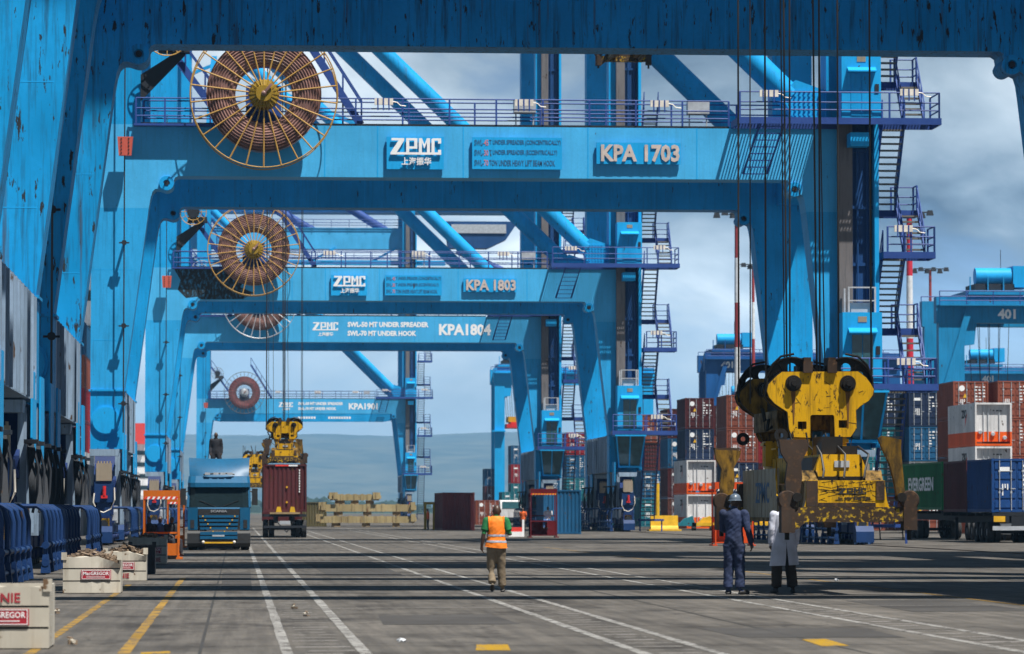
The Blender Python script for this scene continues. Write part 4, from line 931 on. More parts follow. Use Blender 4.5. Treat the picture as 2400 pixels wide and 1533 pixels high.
    # hoist ropes
    for y in (3.66, 7.66):
        for x0, x1 in ((-1.02, -1.0), (-.03, -.3), (.03, .1), (1.03, 1.02)):
            MB().tube((x0, y, 4.0), (x1, 5.7 + (y - 5.7) * .9, rope_top), .02, n=6).build('hoist_rope', M['rope'], o)
    for x0, x1, y in ((-.62, -.95, 3.9), (.25, -.35, 4.4), (-.9, -.8, 6.8)):
        MB().tube((x0, y, 3.7), (x1, y, rope_top), .014, n=5).build('cable', M['rope'], o)
    return o
c0 = at(1991, 1200, 69)
spreader('big worn yellow container spreader hanging beside the two standing men', (c0.x, 69, 0), 48)
c1 = at(668, 1200, 215)
sp2 = spreader('dirty yellow spreader gripping the maroon container on the trailer', (c1.x, 215, 0), 60, .80, False)
sp2.location.z = 4.17 - 1.15 * .8
c2 = at(597, 1120, 330)
sp3 = spreader('far yellow spreader between the blue truck and the maroon container', (c2.x, 330, 2.2), 5, 1, False)

c3 = at(1484, 140, 181)
sp4 = spreader('yellow spreader parked high behind the dark top beam', (c3.x, 176, 22.3), 28, 1, False); sp4.scale = (1.1, 1, 1)

# ------------------------------------------------------------------ people
def ellipse_loft(mb, rings, n=16):
    vs = []; k = len(rings)
    for (z, cx, cy, rx, ry) in rings:
        for i in range(n):
            t = 2 * math.pi * i / n; vs.append((cx + rx * math.cos(t), cy + ry * math.sin(t), z))
    mb.add(vs, [(j * n + i, j * n + (i + 1) % n, (j + 1) * n + (i + 1) % n, (j + 1) * n + i) for j in range(k - 1) for i in range(n)] + [list(range(n)), [(k - 1) * n + i for i in range(n)]])
SKIN = plain('dark_skin', (0.065, 0.035, 0.024), 0.45, var=0.15)
def cloth(name, c, rough=0.85): return plain(name, c, rough, var=0.18)
def person(name, label, loc, rz, height, J, mats, voxel=.011, group=None, sleeves='short', kids=None, cat='person', folds=.006):
    """one continuous body grown round a posed skeleton; mats = skin, top, trousers, shoes"""
    o = thing(name, label, cat, loc, rz, group); k = height / 1.70
    mb = MB(); segs = []            # (p0,p1,r,mat)
    bx, by = J.get('lean', (0, 0))
    ellipse_loft(mb, [(.80, 0, 0, .15, .105), (.86, 0, 0, .178, .122), (.94, 0, 0, .176, .124), (1.02, bx * .2, by * .2, .158, .116), (1.15, bx * .5, by * .5, .156, .113), (1.28, bx * .8, by * .8, .175, .12), (1.38, bx, by, .172, .11), (1.44, bx, by, .12, .085), (1.47, bx, by, .065, .06)])
    segs += [((0, 0, .80), (0, 0, .95), .13, 2), ((0, 0, .98), (bx, by, 1.40), .15, 1)]
    mb.tube((bx, by, 1.42), (bx, by + .015, 1.54), .06, .055, n=12); segs.append(((bx, by, 1.47), (bx, by + .01, 1.52), .055, 0))
    hx, hy, hz = J.get('head', (bx, by + .025, 1.585))
    mb.ball((hx, hy, hz + .01), .1, 16, 12, sz=(.80, .98, 1.15)); mb.ball((hx, hy + .035, hz - .055), .06, 12, 8, sz=(.85, .9, .8))     # skull and jaw
    mb.ball((hx, hy + .1, hz - .02), .016, 8, 6, sz=(.8, 1.2, 1.4)); mb.ball((hx, hy + .088, hz - .062), .022, 8, 6, sz=(1.3, .5, .45))      # nose, lips
    mb.ball((hx, hy + .085, hz + .03), .045, 8, 6, sz=(1.3, .35, .35))                                                                     # brow
    for s in (-1, 1): mb.ball((hx + s * .082, hy - .005, hz - .005), .03, 8, 6, sz=(.35, .7, 1.1))
    segs.append(((hx, hy, hz - .08), (hx, hy, hz + .1), .1, 0))
    for s, side in ((-1, 'L'), (1, 'R')):
        sh, el, wr, ha = [Vector(p) for p in J['arm' + side]]
        loose = .012 if sleeves != 'none' else 0
        if sleeves == 'long': mb.path([sh, (sh + el) / 2, el, (el + wr) / 2, wr], [.082, .07, .06, .055, .052], 12); segs += [(sh, el, .065, 1), (el, wr, .05, 1)]
        else:
            cuff = sh + (el - sh) * .72
            mb.path([sh, (sh + el) / 2, cuff], [.084, .076, .076], 12); mb.path([sh, cuff, el, el + (wr - el) * .35, wr], [.05, .048, .043, .043, .03], 10)
            segs += [(sh, cuff, .075, 1), (cuff, el, .03, 0), (el, wr, .035, 0)]
        mb.ball(sh, .086, 10, 8)
        # hand: palm, four unequal fingers with a knuckle bend, thumb from the side of the palm
        d = (ha - wr).normalized(); inn = Vector((-s, 0, 0)); pal = inn - d * inn.dot(d); pal.normalize(); fw = d.cross(pal).normalized()
        if fw.y < 0: fw = -fw
        mb.path([wr - d * .02, wr + d * .03, wr + d * .085], [.026, .034, .032], 10)
        for i, (off, ln) in enumerate(((-.030, .062), (-.010, .076), (.010, .082), (.030, .074))):
            b = wr + d * .075 + fw * off; c = b + d * ln * .55 + pal * .012; e = c + d * ln * .35 + pal * .03
            mb.path([b - d * .02, b, c, e], [.0115, .0115, .0105, .009], 6)
        b = wr + d * .03 + fw * .03; mb.path([b, b + fw * .03 + d * .02 + pal * .01, b + fw * .035 + d * .055 + pal * .025], [.013, .012, .010], 6)
        segs.append((wr, ha + d * .06, .035, 0))
        hp, kn, an, hl, to = [Vector(p) for p in J['leg' + side]]
        tr = J.get('trouser', (.105, .098, .082, .078, .080))
        mb.path([hp + Vector((-s * .02, 0, .10)), hp + Vector((0, 0, -.02)), (hp + kn) / 2, kn, (kn + an) / 2, an + (an - kn).normalized() * -.02], (.06,) + tuple(tr), 14); segs += [(hp, kn, .09, 2), (kn, an, .075, 2)]
        mb.path([an, hl + Vector((0, 0, .0)), hl + (to - hl) * .3, hl + (to - hl) * .75, to], [.045, .046, .05, .05, .034], 10)
        segs.append((hl, to, .05, 3)); segs.append((an + (hl - an) * .5, hl, .04, 3))
    me = mb.mesh('body', mats)
    tmp = bpy.data.objects.new('body', me)
    rm = tmp.modifiers.new('r', 'REMESH'); rm.mode = 'VOXEL'; rm.voxel_size = voxel; rm.use_smooth_shade = True
    sm = tmp.modifiers.new('s', 'SMOOTH'); sm.iterations = 9; sm.factor = .5
    me2 = to_mesh_alone(tmp)
    bpy.data.objects.remove(tmp); bpy.data.meshes.remove(me)
    me2.materials.clear()
    for m in mats: me2.materials.append(m)
    S = [(Vector(a), Vector(b), r, mi) for a, b, r, mi in segs]
    nP = len(me2.polygons); import numpy as np
    ctr = np.empty(nP * 3); me2.polygons.foreach_get('center', ctr); ctr = ctr.reshape(-1, 3)
    best = np.full(nP, 9.0); mid = np.zeros(nP, dtype=np.int32)
    for a_, b_, r_, mi_ in S:
        A = np.array(a_); AB = np.array(b_) - A
        t_ = np.clip((ctr - A) @ AB / max(AB @ AB, 1e-9), 0, 1)
        dd = np.linalg.norm(ctr - A - t_[:, None] * AB, axis=1) - r_
        w_ = dd < best; best[w_] = dd[w_]; mid[w_] = mi_
    me2.polygons.foreach_set('material_index', mid); me2.polygons.foreach_set('use_smooth', np.ones(nP, dtype=bool))
    nV = len(me2.vertices); co = np.empty(nV * 3); no = np.empty(nV * 3)
    me2.vertices.foreach_get('co', co); me2.vertex_normals.foreach_get('vector', no); co = co.reshape(-1, 3); no = no.reshape(-1, 3)
    vm = np.zeros(nV, dtype=np.int32)
    lv = np.empty(len(me2.loops), dtype=np.int32); me2.loops.foreach_get('vertex_index', lv)
    lt = np.empty(nP, dtype=np.int32); me2.polygons.foreach_get('loop_total', lt); np.maximum.at(vm, lv, np.repeat(mid, lt))
    for i in range(nV):
        if vm[i] in (1, 2):
            x_, y_, z_ = co[i]; co[i] += no[i] * (folds * (mn.noise((x_ * 7 + 3, y_ * 7, z_ * 12 + x_ * 9)) + .5 * mn.noise((x_ * 14, y_ * 14 + 7, z_ * 26 - x_ * 18))))
    me2.vertices.foreach_set('co', (co * k).ravel()); me2.update()
    body = obj('body', me2, o)
    if kids: kids(o, me2, k, J)
    return o
def shell(me, name, mat, parent, sel, off, cuts):
    bm = bmesh.new(); bm.from_mesh(me); bm.normal_update()
    for co, no in cuts: bmesh.ops.bisect_plane(bm, geom=bm.verts[:] + bm.edges[:] + bm.faces[:], plane_co=co, plane_no=no)
    bm.normal_update()
    bmesh.ops.delete(bm, geom=[f for f in bm.faces if not sel(f.calc_center_median(), f.material_index)], context='FACES')
    for f in bm.faces: f.material_index = 0
    bm.normal_update()
    for v in bm.verts: v.co += v.normal * off
    m2 = bpy.data.meshes.new(name); bm.to_mesh(m2); bm.free(); m2.materials.append(mat)
    for p in m2.polygons: p.use_smooth = True
    return obj(name, m2, parent)

HV = plain('hi_vis_orange', (0.95, 0.22, 0.008), 0.7, var=0.08)
REF = plain('reflective_tape', (0.36, 0.36, 0.42), 0.4, var=0.1)
def vest(o, me, k, J, bands=((.965, 1.005), (1.085, 1.125)), hem=.865):
    z0, z1 = hem * k, 1.47 * k
    def insel(c, mi): return z0 < c.z < z1 and mi in (1, 2) and abs(c.x) < (.165 + max(0, (1.2 * k - c.z)) * .12) * k
    cuts = [((0, 0, z), (0, 0, 1)) for z in [z0] + [b * k for p in bands for b in p]] + [((s * .165 * k, 0, 0), (1, 0, 0)) for s in (-1, 1)]
    v = shell(me, 'hi_vis_vest', HV, o, insel, .024 * k, cuts)
    for vv in v.data.vertices:                          # hem hangs a little wider
        t = max(0, (1.05 * k - vv.co.z) / (.2 * k)); vv.co.x *= 1 + .12 * t; vv.co.y *= 1 + .15 * t; vv.co.z -= .02 * t * vv.co.x * 4
    for a, b in bands:
        bnd = shell(me, 'reflective_band', REF, v, lambda c, mi: a * k < c.z < b * k and mi in (1, 2) and abs(c.x) < .185 * k, .030 * k, cuts)
        for vv in bnd.data.vertices:
            t = max(0, (1.05 * k - vv.co.z) / (.2 * k)); vv.co.x *= 1 + .12 * t; vv.co.y *= 1 + .15 * t; vv.co.z -= .02 * t * vv.co.x * 4
def eyes(o, J, k, hair=None):
    hx, hy, hz = J.get('head', (0, .025, 1.585))
    for s in (-1, 1): MB().ball(((hx + s * .033) * k, (hy + .085) * k, (hz + .008) * k), .013 * k, 8, 6).build('eye', M['white'], o)
def helmet(o, J, k, mat):
    hx, hy, hz = J.get('head', (J.get('lean', (0, 0))[0], J.get('lean', (0, 0))[1] + .025, 1.585))
    hx *= k; hy *= k; hz = (hz + .035) * k
    m = MB().lathe([(.135, -.005), (.14, .0), (.115, .012), (.112, .045), (.095, .09), (.06, .118), (.02, .128)], (hx, hy, hz), 'z', 20)
    for i, v in enumerate(m.v): m.v[i] = (hx + (v[0] - hx) * .92, hy + (v[1] - hy) * 1.1, v[2])
    m.bar((hx, hy - .1, hz + .08), (hx, hy + .1, hz + .08), .03, .05)
    m.build('helmet', mat, o)

stand = {'armL': [(-.185, 0, 1.385), (-.235, -.02, 1.12), (-.235, .04, .88), (-.23, .06, .80)], 'armR': [(.185, 0, 1.385), (.235, -.02, 1.12), (.235, .04, .88), (.23, .06, .80)],
         'legL': [(-.085, 0, .86), (-.1, .015, .47), (-.11, -.02, .10), (-.11, -.055, .045), (-.13, .17, .04)], 'legR': [(.085, 0, .86), (.1, .015, .47), (.11, -.02, .10), (.11, -.055, .045), (.13, .17, .04)]}
walk = {'lean': (0, .02), 'head': (.012, .05, 1.585),
        'armL': [(-.185, 0, 1.385), (-.25, -.05, 1.13), (-.285, -.02, .90), (-.28, 0, .82)], 'armR': [(.185, 0.02, 1.385), (.27, -.02, 1.13), (.235, .18, 1.16), (.20, .25, 1.2)],
        'legL': [(-.085, 0, .86), (-.10, .03, .47), (-.085, -.14, .17), (-.085, -.19, .14), (-.085, -.09, .035)], 'legR': [(.085, 0, .86), (.10, .05, .47), (.125, .06, .10), (.125, .03, .045), (.14, .26, .04)],
        'trouser': (.108, .098, .085, .078, .078)}
g = gd(1163, 1388)
KHAKI = cloth('khaki_trousers', (0.19, 0.145, 0.095)); GREEN = cloth('green_shirt', (0.008, 0.16, 0.045)); SHOE = plain('dark_shoes', (0.02, 0.018, 0.017), .6)
person('person', 'man in orange hi-vis vest and khaki trousers walking away on the road', (g.x, g.y, 0), R(-1), 1.66, walk, [SKIN, GREEN, KHAKI, SHOE], .010,
       kids=lambda o, me, k, J: (vest(o, me, k, J), eyes(o, J, k), MB().box(.15 * k, .22 * k, .26 * k, .275 * k, 1.2 * k, 1.33 * k).build('phone', M['black'], o)))
navy = dict(stand); navy['armR'] = [(.185, 0, 1.385), (.25, -.03, 1.12), (.30, .03, .885), (.305, .05, .805)]; navy['armL'] = [(-.185, 0, 1.385), (-.22, .06, 1.13), (-.12, .24, 1.08), (-.05, .27, 1.08)]
navy['legR'] = [(.085, 0, .86), (.095, .02, .47), (.10, 0, .10), (.10, -.03, .045), (.22, .15, .04)]; navy['trouser'] = (.112, .102, .09, .085, .088); navy['head'] = (.01, .04, 1.585)
NAVY = cloth('navy_coverall', (0.014, 0.026, 0.075))
g = gd(1721, 1394)
person('person', 'man in navy coverall and grey hard hat looking up at the spreader', (g.x, g.y, 0), R(-22), 1.83, navy, [SKIN, NAVY, NAVY, SHOE], .010, sleeves='long', folds=.011,
       kids=lambda o, me, k, J: (eyes(o, J, k), helmet(o, J, k, plain('grey_helmet', (0.10, 0.135, 0.18), .35, var=.05))))
g = gd(1838, 1391)
COAT = cloth('white_coat_cloth', (0.50, 0.52, 0.62)); BROWN = cloth('dark_brown_trousers', (0.022, 0.015, 0.012))
wc = dict(stand); wc['trouser'] = (.11, .105, .10, .095, .098)
wc['legL'] = [(-.1, 0, .86), (-.13, .01, .47), (-.15, -.02, .10), (-.15, -.055, .045), (-.19, .17, .04)]; wc['legR'] = [(.1, 0, .86), (.12, .01, .47), (.15, -.02, .10), (.15, -.055, .045), (.2, .17, .04)]
def coat(o, me, k, J):
    eyes(o, J, k)
    mb = MB(); n = 40; vs = []; rows = [(1.45, .10, .09), (1.40, .2, .13), (1.28, .205, .145), (1.12, .19, .14), (1.0, .20, .15), (.86, .225, .165), (.72, .24, .18), (.6, .255, .19), (.5, .265, .2)]
    for j, (z, rx, ry) in enumerate(rows):
        gap = .02 if z > .82 else .02 + (.82 - z) * .75
        for i in range(n + 1):
            t = -math.pi / 2 + gap / 2 + (2 * math.pi - gap) * i / n
            wv = 1 + .035 * math.sin(7 * t + z * 4) * max(0, 1.1 - z) + .02 * mn.noise((t * 3, z * 6, 0))
            vs.append((rx * math.cos(t) * wv * k, ry * math.sin(t) * wv * k, (z + .012 * math.cos(t)) * k))
    mb.add(vs, [(j * (n + 1) + i, j * (n + 1) + i + 1, (j + 1) * (n + 1) + i + 1, (j + 1) * (n + 1) + i) for j in range(len(rows) - 1) for i in range(n)], True)
    mb.build('coat', COAT, o)
person('person', 'man in long white coat and dark trousers half hidden behind the spreader', (g.x, g.y, 0), R(8), 1.80, wc, [SKIN, COAT, BROWN, SHOE], .011, sleeves='long', folds=.008, kids=coat)

# small figures farther down the quay
DARKC = cloth('dark_workwear', (0.012, 0.014, 0.022)); ORV = cloth('orange_workwear', (0.7, 0.12, 0.02)); BLUEC = cloth('blue_workwear', (0.05, 0.12, 0.3))
legs = {'legL': [(-.09, 0, .86), (-.2, .05, .48), (-.27, -.02, .10), (-.27, -.05, .045), (-.3, .15, .04)], 'legR': [(.09, 0, .86), (.14, .05, .48), (.16, -.02, .10), (.16, -.05, .045), (.18, .15, .04)]}
wide = dict(stand); wide.update(legs)
sit = {'armL': [(-.185, 0, 1.385), (-.22, .1, 1.15), (-.15, .3, 1.05), (-.12, .36, 1.03)], 'armR': [(.185, 0, 1.385), (.22, .1, 1.15), (.15, .3, 1.05), (.12, .36, 1.03)],
       'legL': [(-.09, 0, .86), (-.14, .42, .90), (-.13, .45, .50), (-.13, .42, .445), (-.13, .64, .44)], 'legR': [(.09, 0, .86), (.14, .42, .90), (.13, .45, .50), (.13, .42, .445), (.13, .64, .44)], 'lean': (0, .05)}
p = at(506, 1078, 153.5)
person('person', 'worker in dark clothes standing on the trailer behind the blue cab', (p.x, 153.5, 2.97), R(180), 1.72, wide, [SKIN, DARKC, DARKC, SHOE], .025, sleeves='long')
g = gd(1003, 1243)
person('person', 'small far worker in orange top standing left of the lone maroon container', (g.x, g.y, 0), R(90), 1.68, stand, [SKIN, ORV, DARKC, SHOE], .03, sleeves='long')
g = gd(1226, 1250)
person('person', 'small far worker in orange vest beside the red cage booth', (g.x, g.y, 0), R(150), 1.70, stand, [SKIN, ORV, DARKC, SHOE], .03)
# ------------------------------------------------------------------ shipping containers
CC = {'maroon': (0.10, 0.022, 0.025), 'rust': (0.30, 0.085, 0.05), 'brown': (0.16, 0.06, 0.045), 'navy': (0.018, 0.035, 0.09), 'blue': (0.015, 0.12, 0.27), 'teal': (0.02, 0.20, 0.26),
      'green': (0.012, 0.17, 0.05), 'white': (0.68, 0.68, 0.69), 'grey': (0.2, 0.21, 0.22), 'red': (0.35, 0.02, 0.03), 'deepblue': (0.01, 0.06, 0.22), 'wine': (0.165, 0.038, 0.042), 'olive': (0.12, 0.10, 0.04)}
CM = {k: worn('container_' + k, v if k in ('white', 'green', 'wine', 'deepblue') else tuple(c_ * .8 for c_ in v), chips=0.5, streak=0.5, fade=0.2, rust=(0.07, 0.035, 0.02), chip_scale=4.5, stretch=.5, rough=0.55) for k, v in CC.items()}
ORG = worn('reefer_orange', (0.78, 0.11, 0.01), chips=.15, streak=.2)
_cm = {}
def zig(n_, a0, a1, d):
    pts = []; p = (a1 - a0) / n_
    for i in range(n_): b = a0 + i * p; pts += [(b, 0), (b + p * .3, 0), (b + p * .5, d), (b + p * .8, d)]
    return pts + [(a1, 0)]
def cont_mesh(Ln, Hh, kind):
    key = (Ln, Hh, kind)
    if key in _cm: return _cm[key]
    mb = MB(); W = 1.22; t = .1
    for sx in (-1, 1):
        zz = zig(int(Ln / .28), t, Ln - t, .04)
        vs = [(sx * (W - .01 - d), y, .16) for y, d in zz] + [(sx * (W - .01 - d), y, Hh - .1) for y, d in zz]; k = len(zz)
        mb.add(vs, [(i, i + 1, i + 1 + k, i + k) for i in range(k - 1)])
        for y0 in (0, Ln - t): mb.box(min(sx * W, sx * (W - t)), max(sx * W, sx * (W - t)), y0, y0 + t, .121, Hh - .121)
        mb.box(min(sx * W, sx * (W - .07)), max(sx * W, sx * (W - .07)), t, Ln - t, 0.02, .16); mb.box(min(sx * W, sx * (W - .07)), max(sx * W, sx * (W - .07)), t, Ln - t, Hh - .1, Hh - .01)
        for y0 in (-.004, Ln - .174):
            for z0 in (0, Hh - .12): mb.box(min(sx * (W + .004), sx * (W - .16)), max(sx * (W + .004), sx * (W - .16)), y0, y0 + .178, z0, z0 + .12)
    for y0 in ((0, Ln - .09) if kind == 'end' else (0, Ln - .09)):
        mb.box(-W + .161, W - .161, y0, y0 + .09, .02, .15); mb.box(-W + .161, W - .161, y0, y0 + .09, Hh - .11, Hh - .01)
    mb.box(-W + .07, W - .07, .09, Ln - .09, Hh - .07, Hh - .03); mb.box(-W + .07, W - .07, .09, Ln - .09, .05, .12)
    for (yy, sg) in (((.03, 1), (Ln - .03, -1)) if kind == 'end' else ((Ln - .03, -1),)):
        zz = zig(9, -W + t, W - t, .04); k = len(zz)
        mb.add([(x, yy + sg * d, .15) for x, d in zz] + [(x, yy + sg * d, Hh - .11) for x, d in zz], [(i, i + 1, i + 1 + k, i + k) for i in range(k - 1)])
    _cm[key] = mb.mesh('container_shell', CM['grey']); return _cm[key]
def door_mesh(Hh):
    key = ('door', Hh)
    if key in _cm: return _cm[key]
    mb = MB(); w2 = .55; n_ = 5; z0 = .16; hh = (Hh - .28) / n_
    mb.box(-w2, w2, .05, .09, z0, Hh - .12)
    for i in range(n_): mb.box(-w2 + .06, w2 - .06, .02, .05, z0 + i * hh + .07, z0 + (i + 1) * hh - .05)
    _cm[key] = mb.mesh('door', CM['grey']); return _cm[key]
def rod_mesh(Hh):
    key = ('rod', Hh)
    if key in _cm: return _cm[key]
    mb = MB().tube((0, -.01, .1), (0, -.01, Hh - .08), .022, n=6).box(-.04, .04, -.03, .03, .9, 1.0).box(-.03, .2, -.04, -.02, 1.1, 1.14).box(-.05, .05, -.03, .04, Hh * .75, Hh * .75 + .08)
    _cm[key] = mb.mesh('lock_rod', M['gspoke']); return _cm[key]
def mark_mesh(kind):
    key = ('mark', kind)
    if key in _cm: return _cm[key]
    rr = random.Random(kind); mb = MB()
    if kind % 3 == 0: mb.prism(circ(-.62, 2.1, .2, 14), .005, .012)
    elif kind % 3 == 1: mb.box(-.85, -.35, .005, .012, 1.95, 2.15)
    for i in range(5):
        z = 2.15 - i * .22
        for j in range(rr.randint(1, 3)):
            x = .28 + j * .26; mb.box(x, x + rr.uniform(.1, .22), .005, .012, z, z + rr.uniform(.05, .12))
    for i in range(3): mb.box(-.72 + i * .12, -.66 + i * .12, .005, .012, 1.0 + rr.uniform(-.2, .2), 1.35)
    _cm[key] = mb.mesh('marking', M['letw']); return _cm[key]
def omat(o, m):
    for s_ in o.material_slots[:1]: s_.link = 'OBJECT'; s_.material = m
def container(label, x, y, z, col, kind='door', Ln=6.06, Hh=2.59, rz=0, group=None, marks=None, warn=False):
    o = thing('shipping_container', label, 'container', (x, y, z), rz, group)
    omat(obj('container_shell', cont_mesh(Ln, Hh, kind), o), CM[col])
    if kind == 'door':
        for sx in (-1, 1):
            d = obj('door', door_mesh(Hh), o, (sx * .56, 0, 0)); omat(d, CM[col])
            for rx in (-.28, .28): obj('lock_rod', rod_mesh(Hh), d, (rx, 0, 0))
        if marks is not None: tag(obj('marking', mark_mesh(marks), o), kind='stuff')
        if warn:
            wm = MB().prism([(-.55, 1.45), (-.25, 1.45), (-.4, 1.75)], .0, .012).mesh('warning_sign', M['ylamp']); obj('warning_sign', wm, o)
    return o
def reefer(label, x, y, z, group=None):
    o = thing('reefer_container', label, 'container', (x, y, z), 0, group); W = 1.22; Hh = 2.85; zs = .95; Ln = 9.5
    key = 'reefer'
    if key not in _cm:
        mb = MB()
        for (a, b, mi) in ((.02, zs, 1), (zs, Hh, 0)):
            mb.box(-W, -W + .11, 0, Ln, a, b, mi); mb.box(W - .11, W, 0, Ln, a, b, mi); mb.box(-W + .111, W - .111, .25, .3, max(a, .3), b - (.12 if mi == 0 else 0), mi)
        mb.box(-W + .111, W - .111, 0, Ln, Hh - .12, Hh, 0); mb.box(-W + .111, W - .111, 0, .28, .02, .16, 1)
        k2 = 24
        for i in range(k2): mb.box(-W - .012, -W - .001, .15 + i * (Ln - .3) / k2, .15 + (i + .5) * (Ln - .3) / k2, .15, zs, 1); mb.box(-W - .012, -W - .001, .15 + i * (Ln - .3) / k2, .15 + (i + .5) * (Ln - .3) / k2, zs, Hh - .1, 0)
        _cm[key] = mb.mesh('reefer_shell', [CM['white'], ORG])
        _cm['cap'] = MB().lathe([(.14, 0), (.14, -.1), (.11, -.14), (.01, -.14)], (0, .25, 0), 'y', 18).mesh('round_cap', M['gspoke'])
        _cm['rp'] = MB().box(-.02, .02, .18, .249, .3, 2.65).mesh('panel_seam', M['gspoke'])
        m = MB()
        for i in range(4): m.box(-.05, .05, 0, .006, i * .01, i * .01 + .005)
        t = text_mb('ZKI', 0, 1.7, 0, .55, 0, .006, .05)
        for i, (a, b, c) in enumerate(t.v): t.v[i] = (-W - .016 + b, 4.6 - a, 1.9 + c)
        _cm['rl'] = t.mesh('lettering', M['letblack'])
        _cm['rd'] = MB().prism([(3.3, 1.9), (2.6, 2.2), (3.4, 1.3)], -W - .02, -W - .016, 'x').mesh('swoosh', M['stripe_red'])
        t = MB()
        for i, w in enumerate((.12, .2, .16)): t.box(-.0 + i * .22, w + i * .22, .242, .249, 2.3 - i * .01, 2.38 - i * .01)
        _cm['rt'] = t.mesh('marking', M['letblack'])
    obj('reefer_shell', _cm[key], o)
    for cx, cz in ((-.85, .92), (.0, .8), (.78, .55)): obj('round_cap', _cm['cap'], o, (cx, 0, cz))
    for cx in (-.62, -.32, .42): obj('panel_seam', _cm['rp'], o, (cx, 0, 0))
    obj('lettering', _cm['rl'], o); obj('swoosh', _cm['rd'], o); tag(obj('marking', _cm['rt'], o), kind='stuff')
    return o
TIER = ['bottom', 'second', 'third', 'top']
def stack(desc, x, y, cols, Ln=6.06, kind='door', Hh=2.59, marks=True):
    z = 0
    for i, c in enumerate(cols):
        tier = TIER[i] if i < len(cols) - 1 else 'top'
        if c == 'reefer': reefer('white reefer with orange lower band, %s tier, %s' % (tier, desc), x, y, z, 'stacked yard containers'); z += 2.87; continue
        kk = 'end' if c.endswith('_') else kind; c = c.rstrip('_')
        container('%s container, %s tier, %s' % (c, tier, desc), x, y, z, c, kk, Ln, Hh, 0, 'stacked yard containers', random.randint(0, 8) if marks else None, c in ('maroon', 'navy', 'red', 'rust') and random.random() < .6)
        z += Hh + .015
# the long row of stacks running away beyond the land-side crane legs
stack('rust stack right of the navy man', 38.75, 290, ['navy', 'navy', 'rust', 'rust'])
stack('stack behind the white and orange reefers', 38.75, 330, ['brown', 'maroon', 'blue', 'maroon'])
reefer('lower white and orange reefer left of the rust stack', 38.75, 316, 0, 'stacked yard containers'); reefer('second white and orange reefer left of the rust stack', 38.75, 316, 2.87, 'stacked yard containers')
container('navy container on the two reefers left of the rust stack', 38.75, 317, 5.76, 'navy', 'door', group='stacked yard containers', marks=0, warn=True)
container('maroon container with white logo topping the reefer stack', 38.75, 317, 8.37, 'maroon', 'door', group='stacked yard containers', marks=3, warn=True)
stack('second column behind the reefers', 41.4, 320, ['blue', 'navy', 'rust', 'maroon'])
stack('third column behind the rust stack', 44.0, 322, ['navy', 'blue', 'red', 'maroon'])
stack('column behind the near flipper of the spreader', 41.5, 292, ['navy', 'maroon', 'red', 'blue'])
stack('column behind the head block of the spreader', 44.1, 294, ['blue', 'red', 'navy', 'blue'])
stack('column right of the head block', 46.72, 294.5, ['teal', 'teal', 'blue'])
stack('orange-brown stack left of the reefers', 38.75, 352, ['teal', 'blue', 'maroon_', 'rust'])
stack('stack next beyond the orange-brown one', 38.75, 372, ['blue', 'teal', 'maroon', 'blue'])
stack('stack behind the open stairs', 38.75, 400, ['teal', 'blue', 'blue', 'teal'])
stack('stack left of the open stairs', 38.75, 432, ['navy', 'teal', 'blue', 'red'])
stack('stack seen through the KPA1804 legs', 38.75, 470, ['teal', 'blue', 'maroon', 'brown'])
stack('far stack beyond the KPA1804 legs', 38.75, 520, ['blue', 'teal', 'red', 'blue'])
stack('farthest stack in the long row', 38.75, 575, ['teal', 'maroon', 'blue'])
# the right-hand block
stack('red-brown stack above the white reefers', 50.3, 258, ['brown', 'brown', 'rust', 'rust'])
stack('red-brown stack at the right edge', 53.2, 257, ['rust', 'rust', 'rust', 'rust'])
stack('reefer stack by the green container', 49.45, 246, ['reefer', 'reefer', 'reefer'])
stack('blue stack between the stairs and the reefers', 51.5, 282, ['rust', 'grey', 'blue', 'navy'])
stack('teal stack behind the stair foot', 48.7, 284, ['rust', 'teal', 'teal', 'navy'])
stack('stack behind the lift cabin', 46.0, 286, ['maroon', 'teal', 'teal'])
# single containers on the quay
container('lone tall maroon container standing on the road in mid distance', at(1075, 1200, 290).x, 290, 0, 'wine', 'end', 12.19, 2.9)
container('blue tall container standing behind the dark red booth', at(1318, 1200, 245).x, 245, 0, 'blue', 'end', 6.06, 2.87)
container('small red container with white markings behind the lone maroon one', at(1142, 1200, 400).x, 400, 0, 'rust', 'door', 6.06, 2.59, marks=3)
container('teal container beyond the white far truck', at(1200, 1200, 470).x, 470, 1.2, 'teal', 'door', 6.06, 2.59, marks=1)
container('olive box at the left end of the pale beams', at(737, 1200, 352).x, 356, 0, 'olive', 'end', 3.0, 2.3)

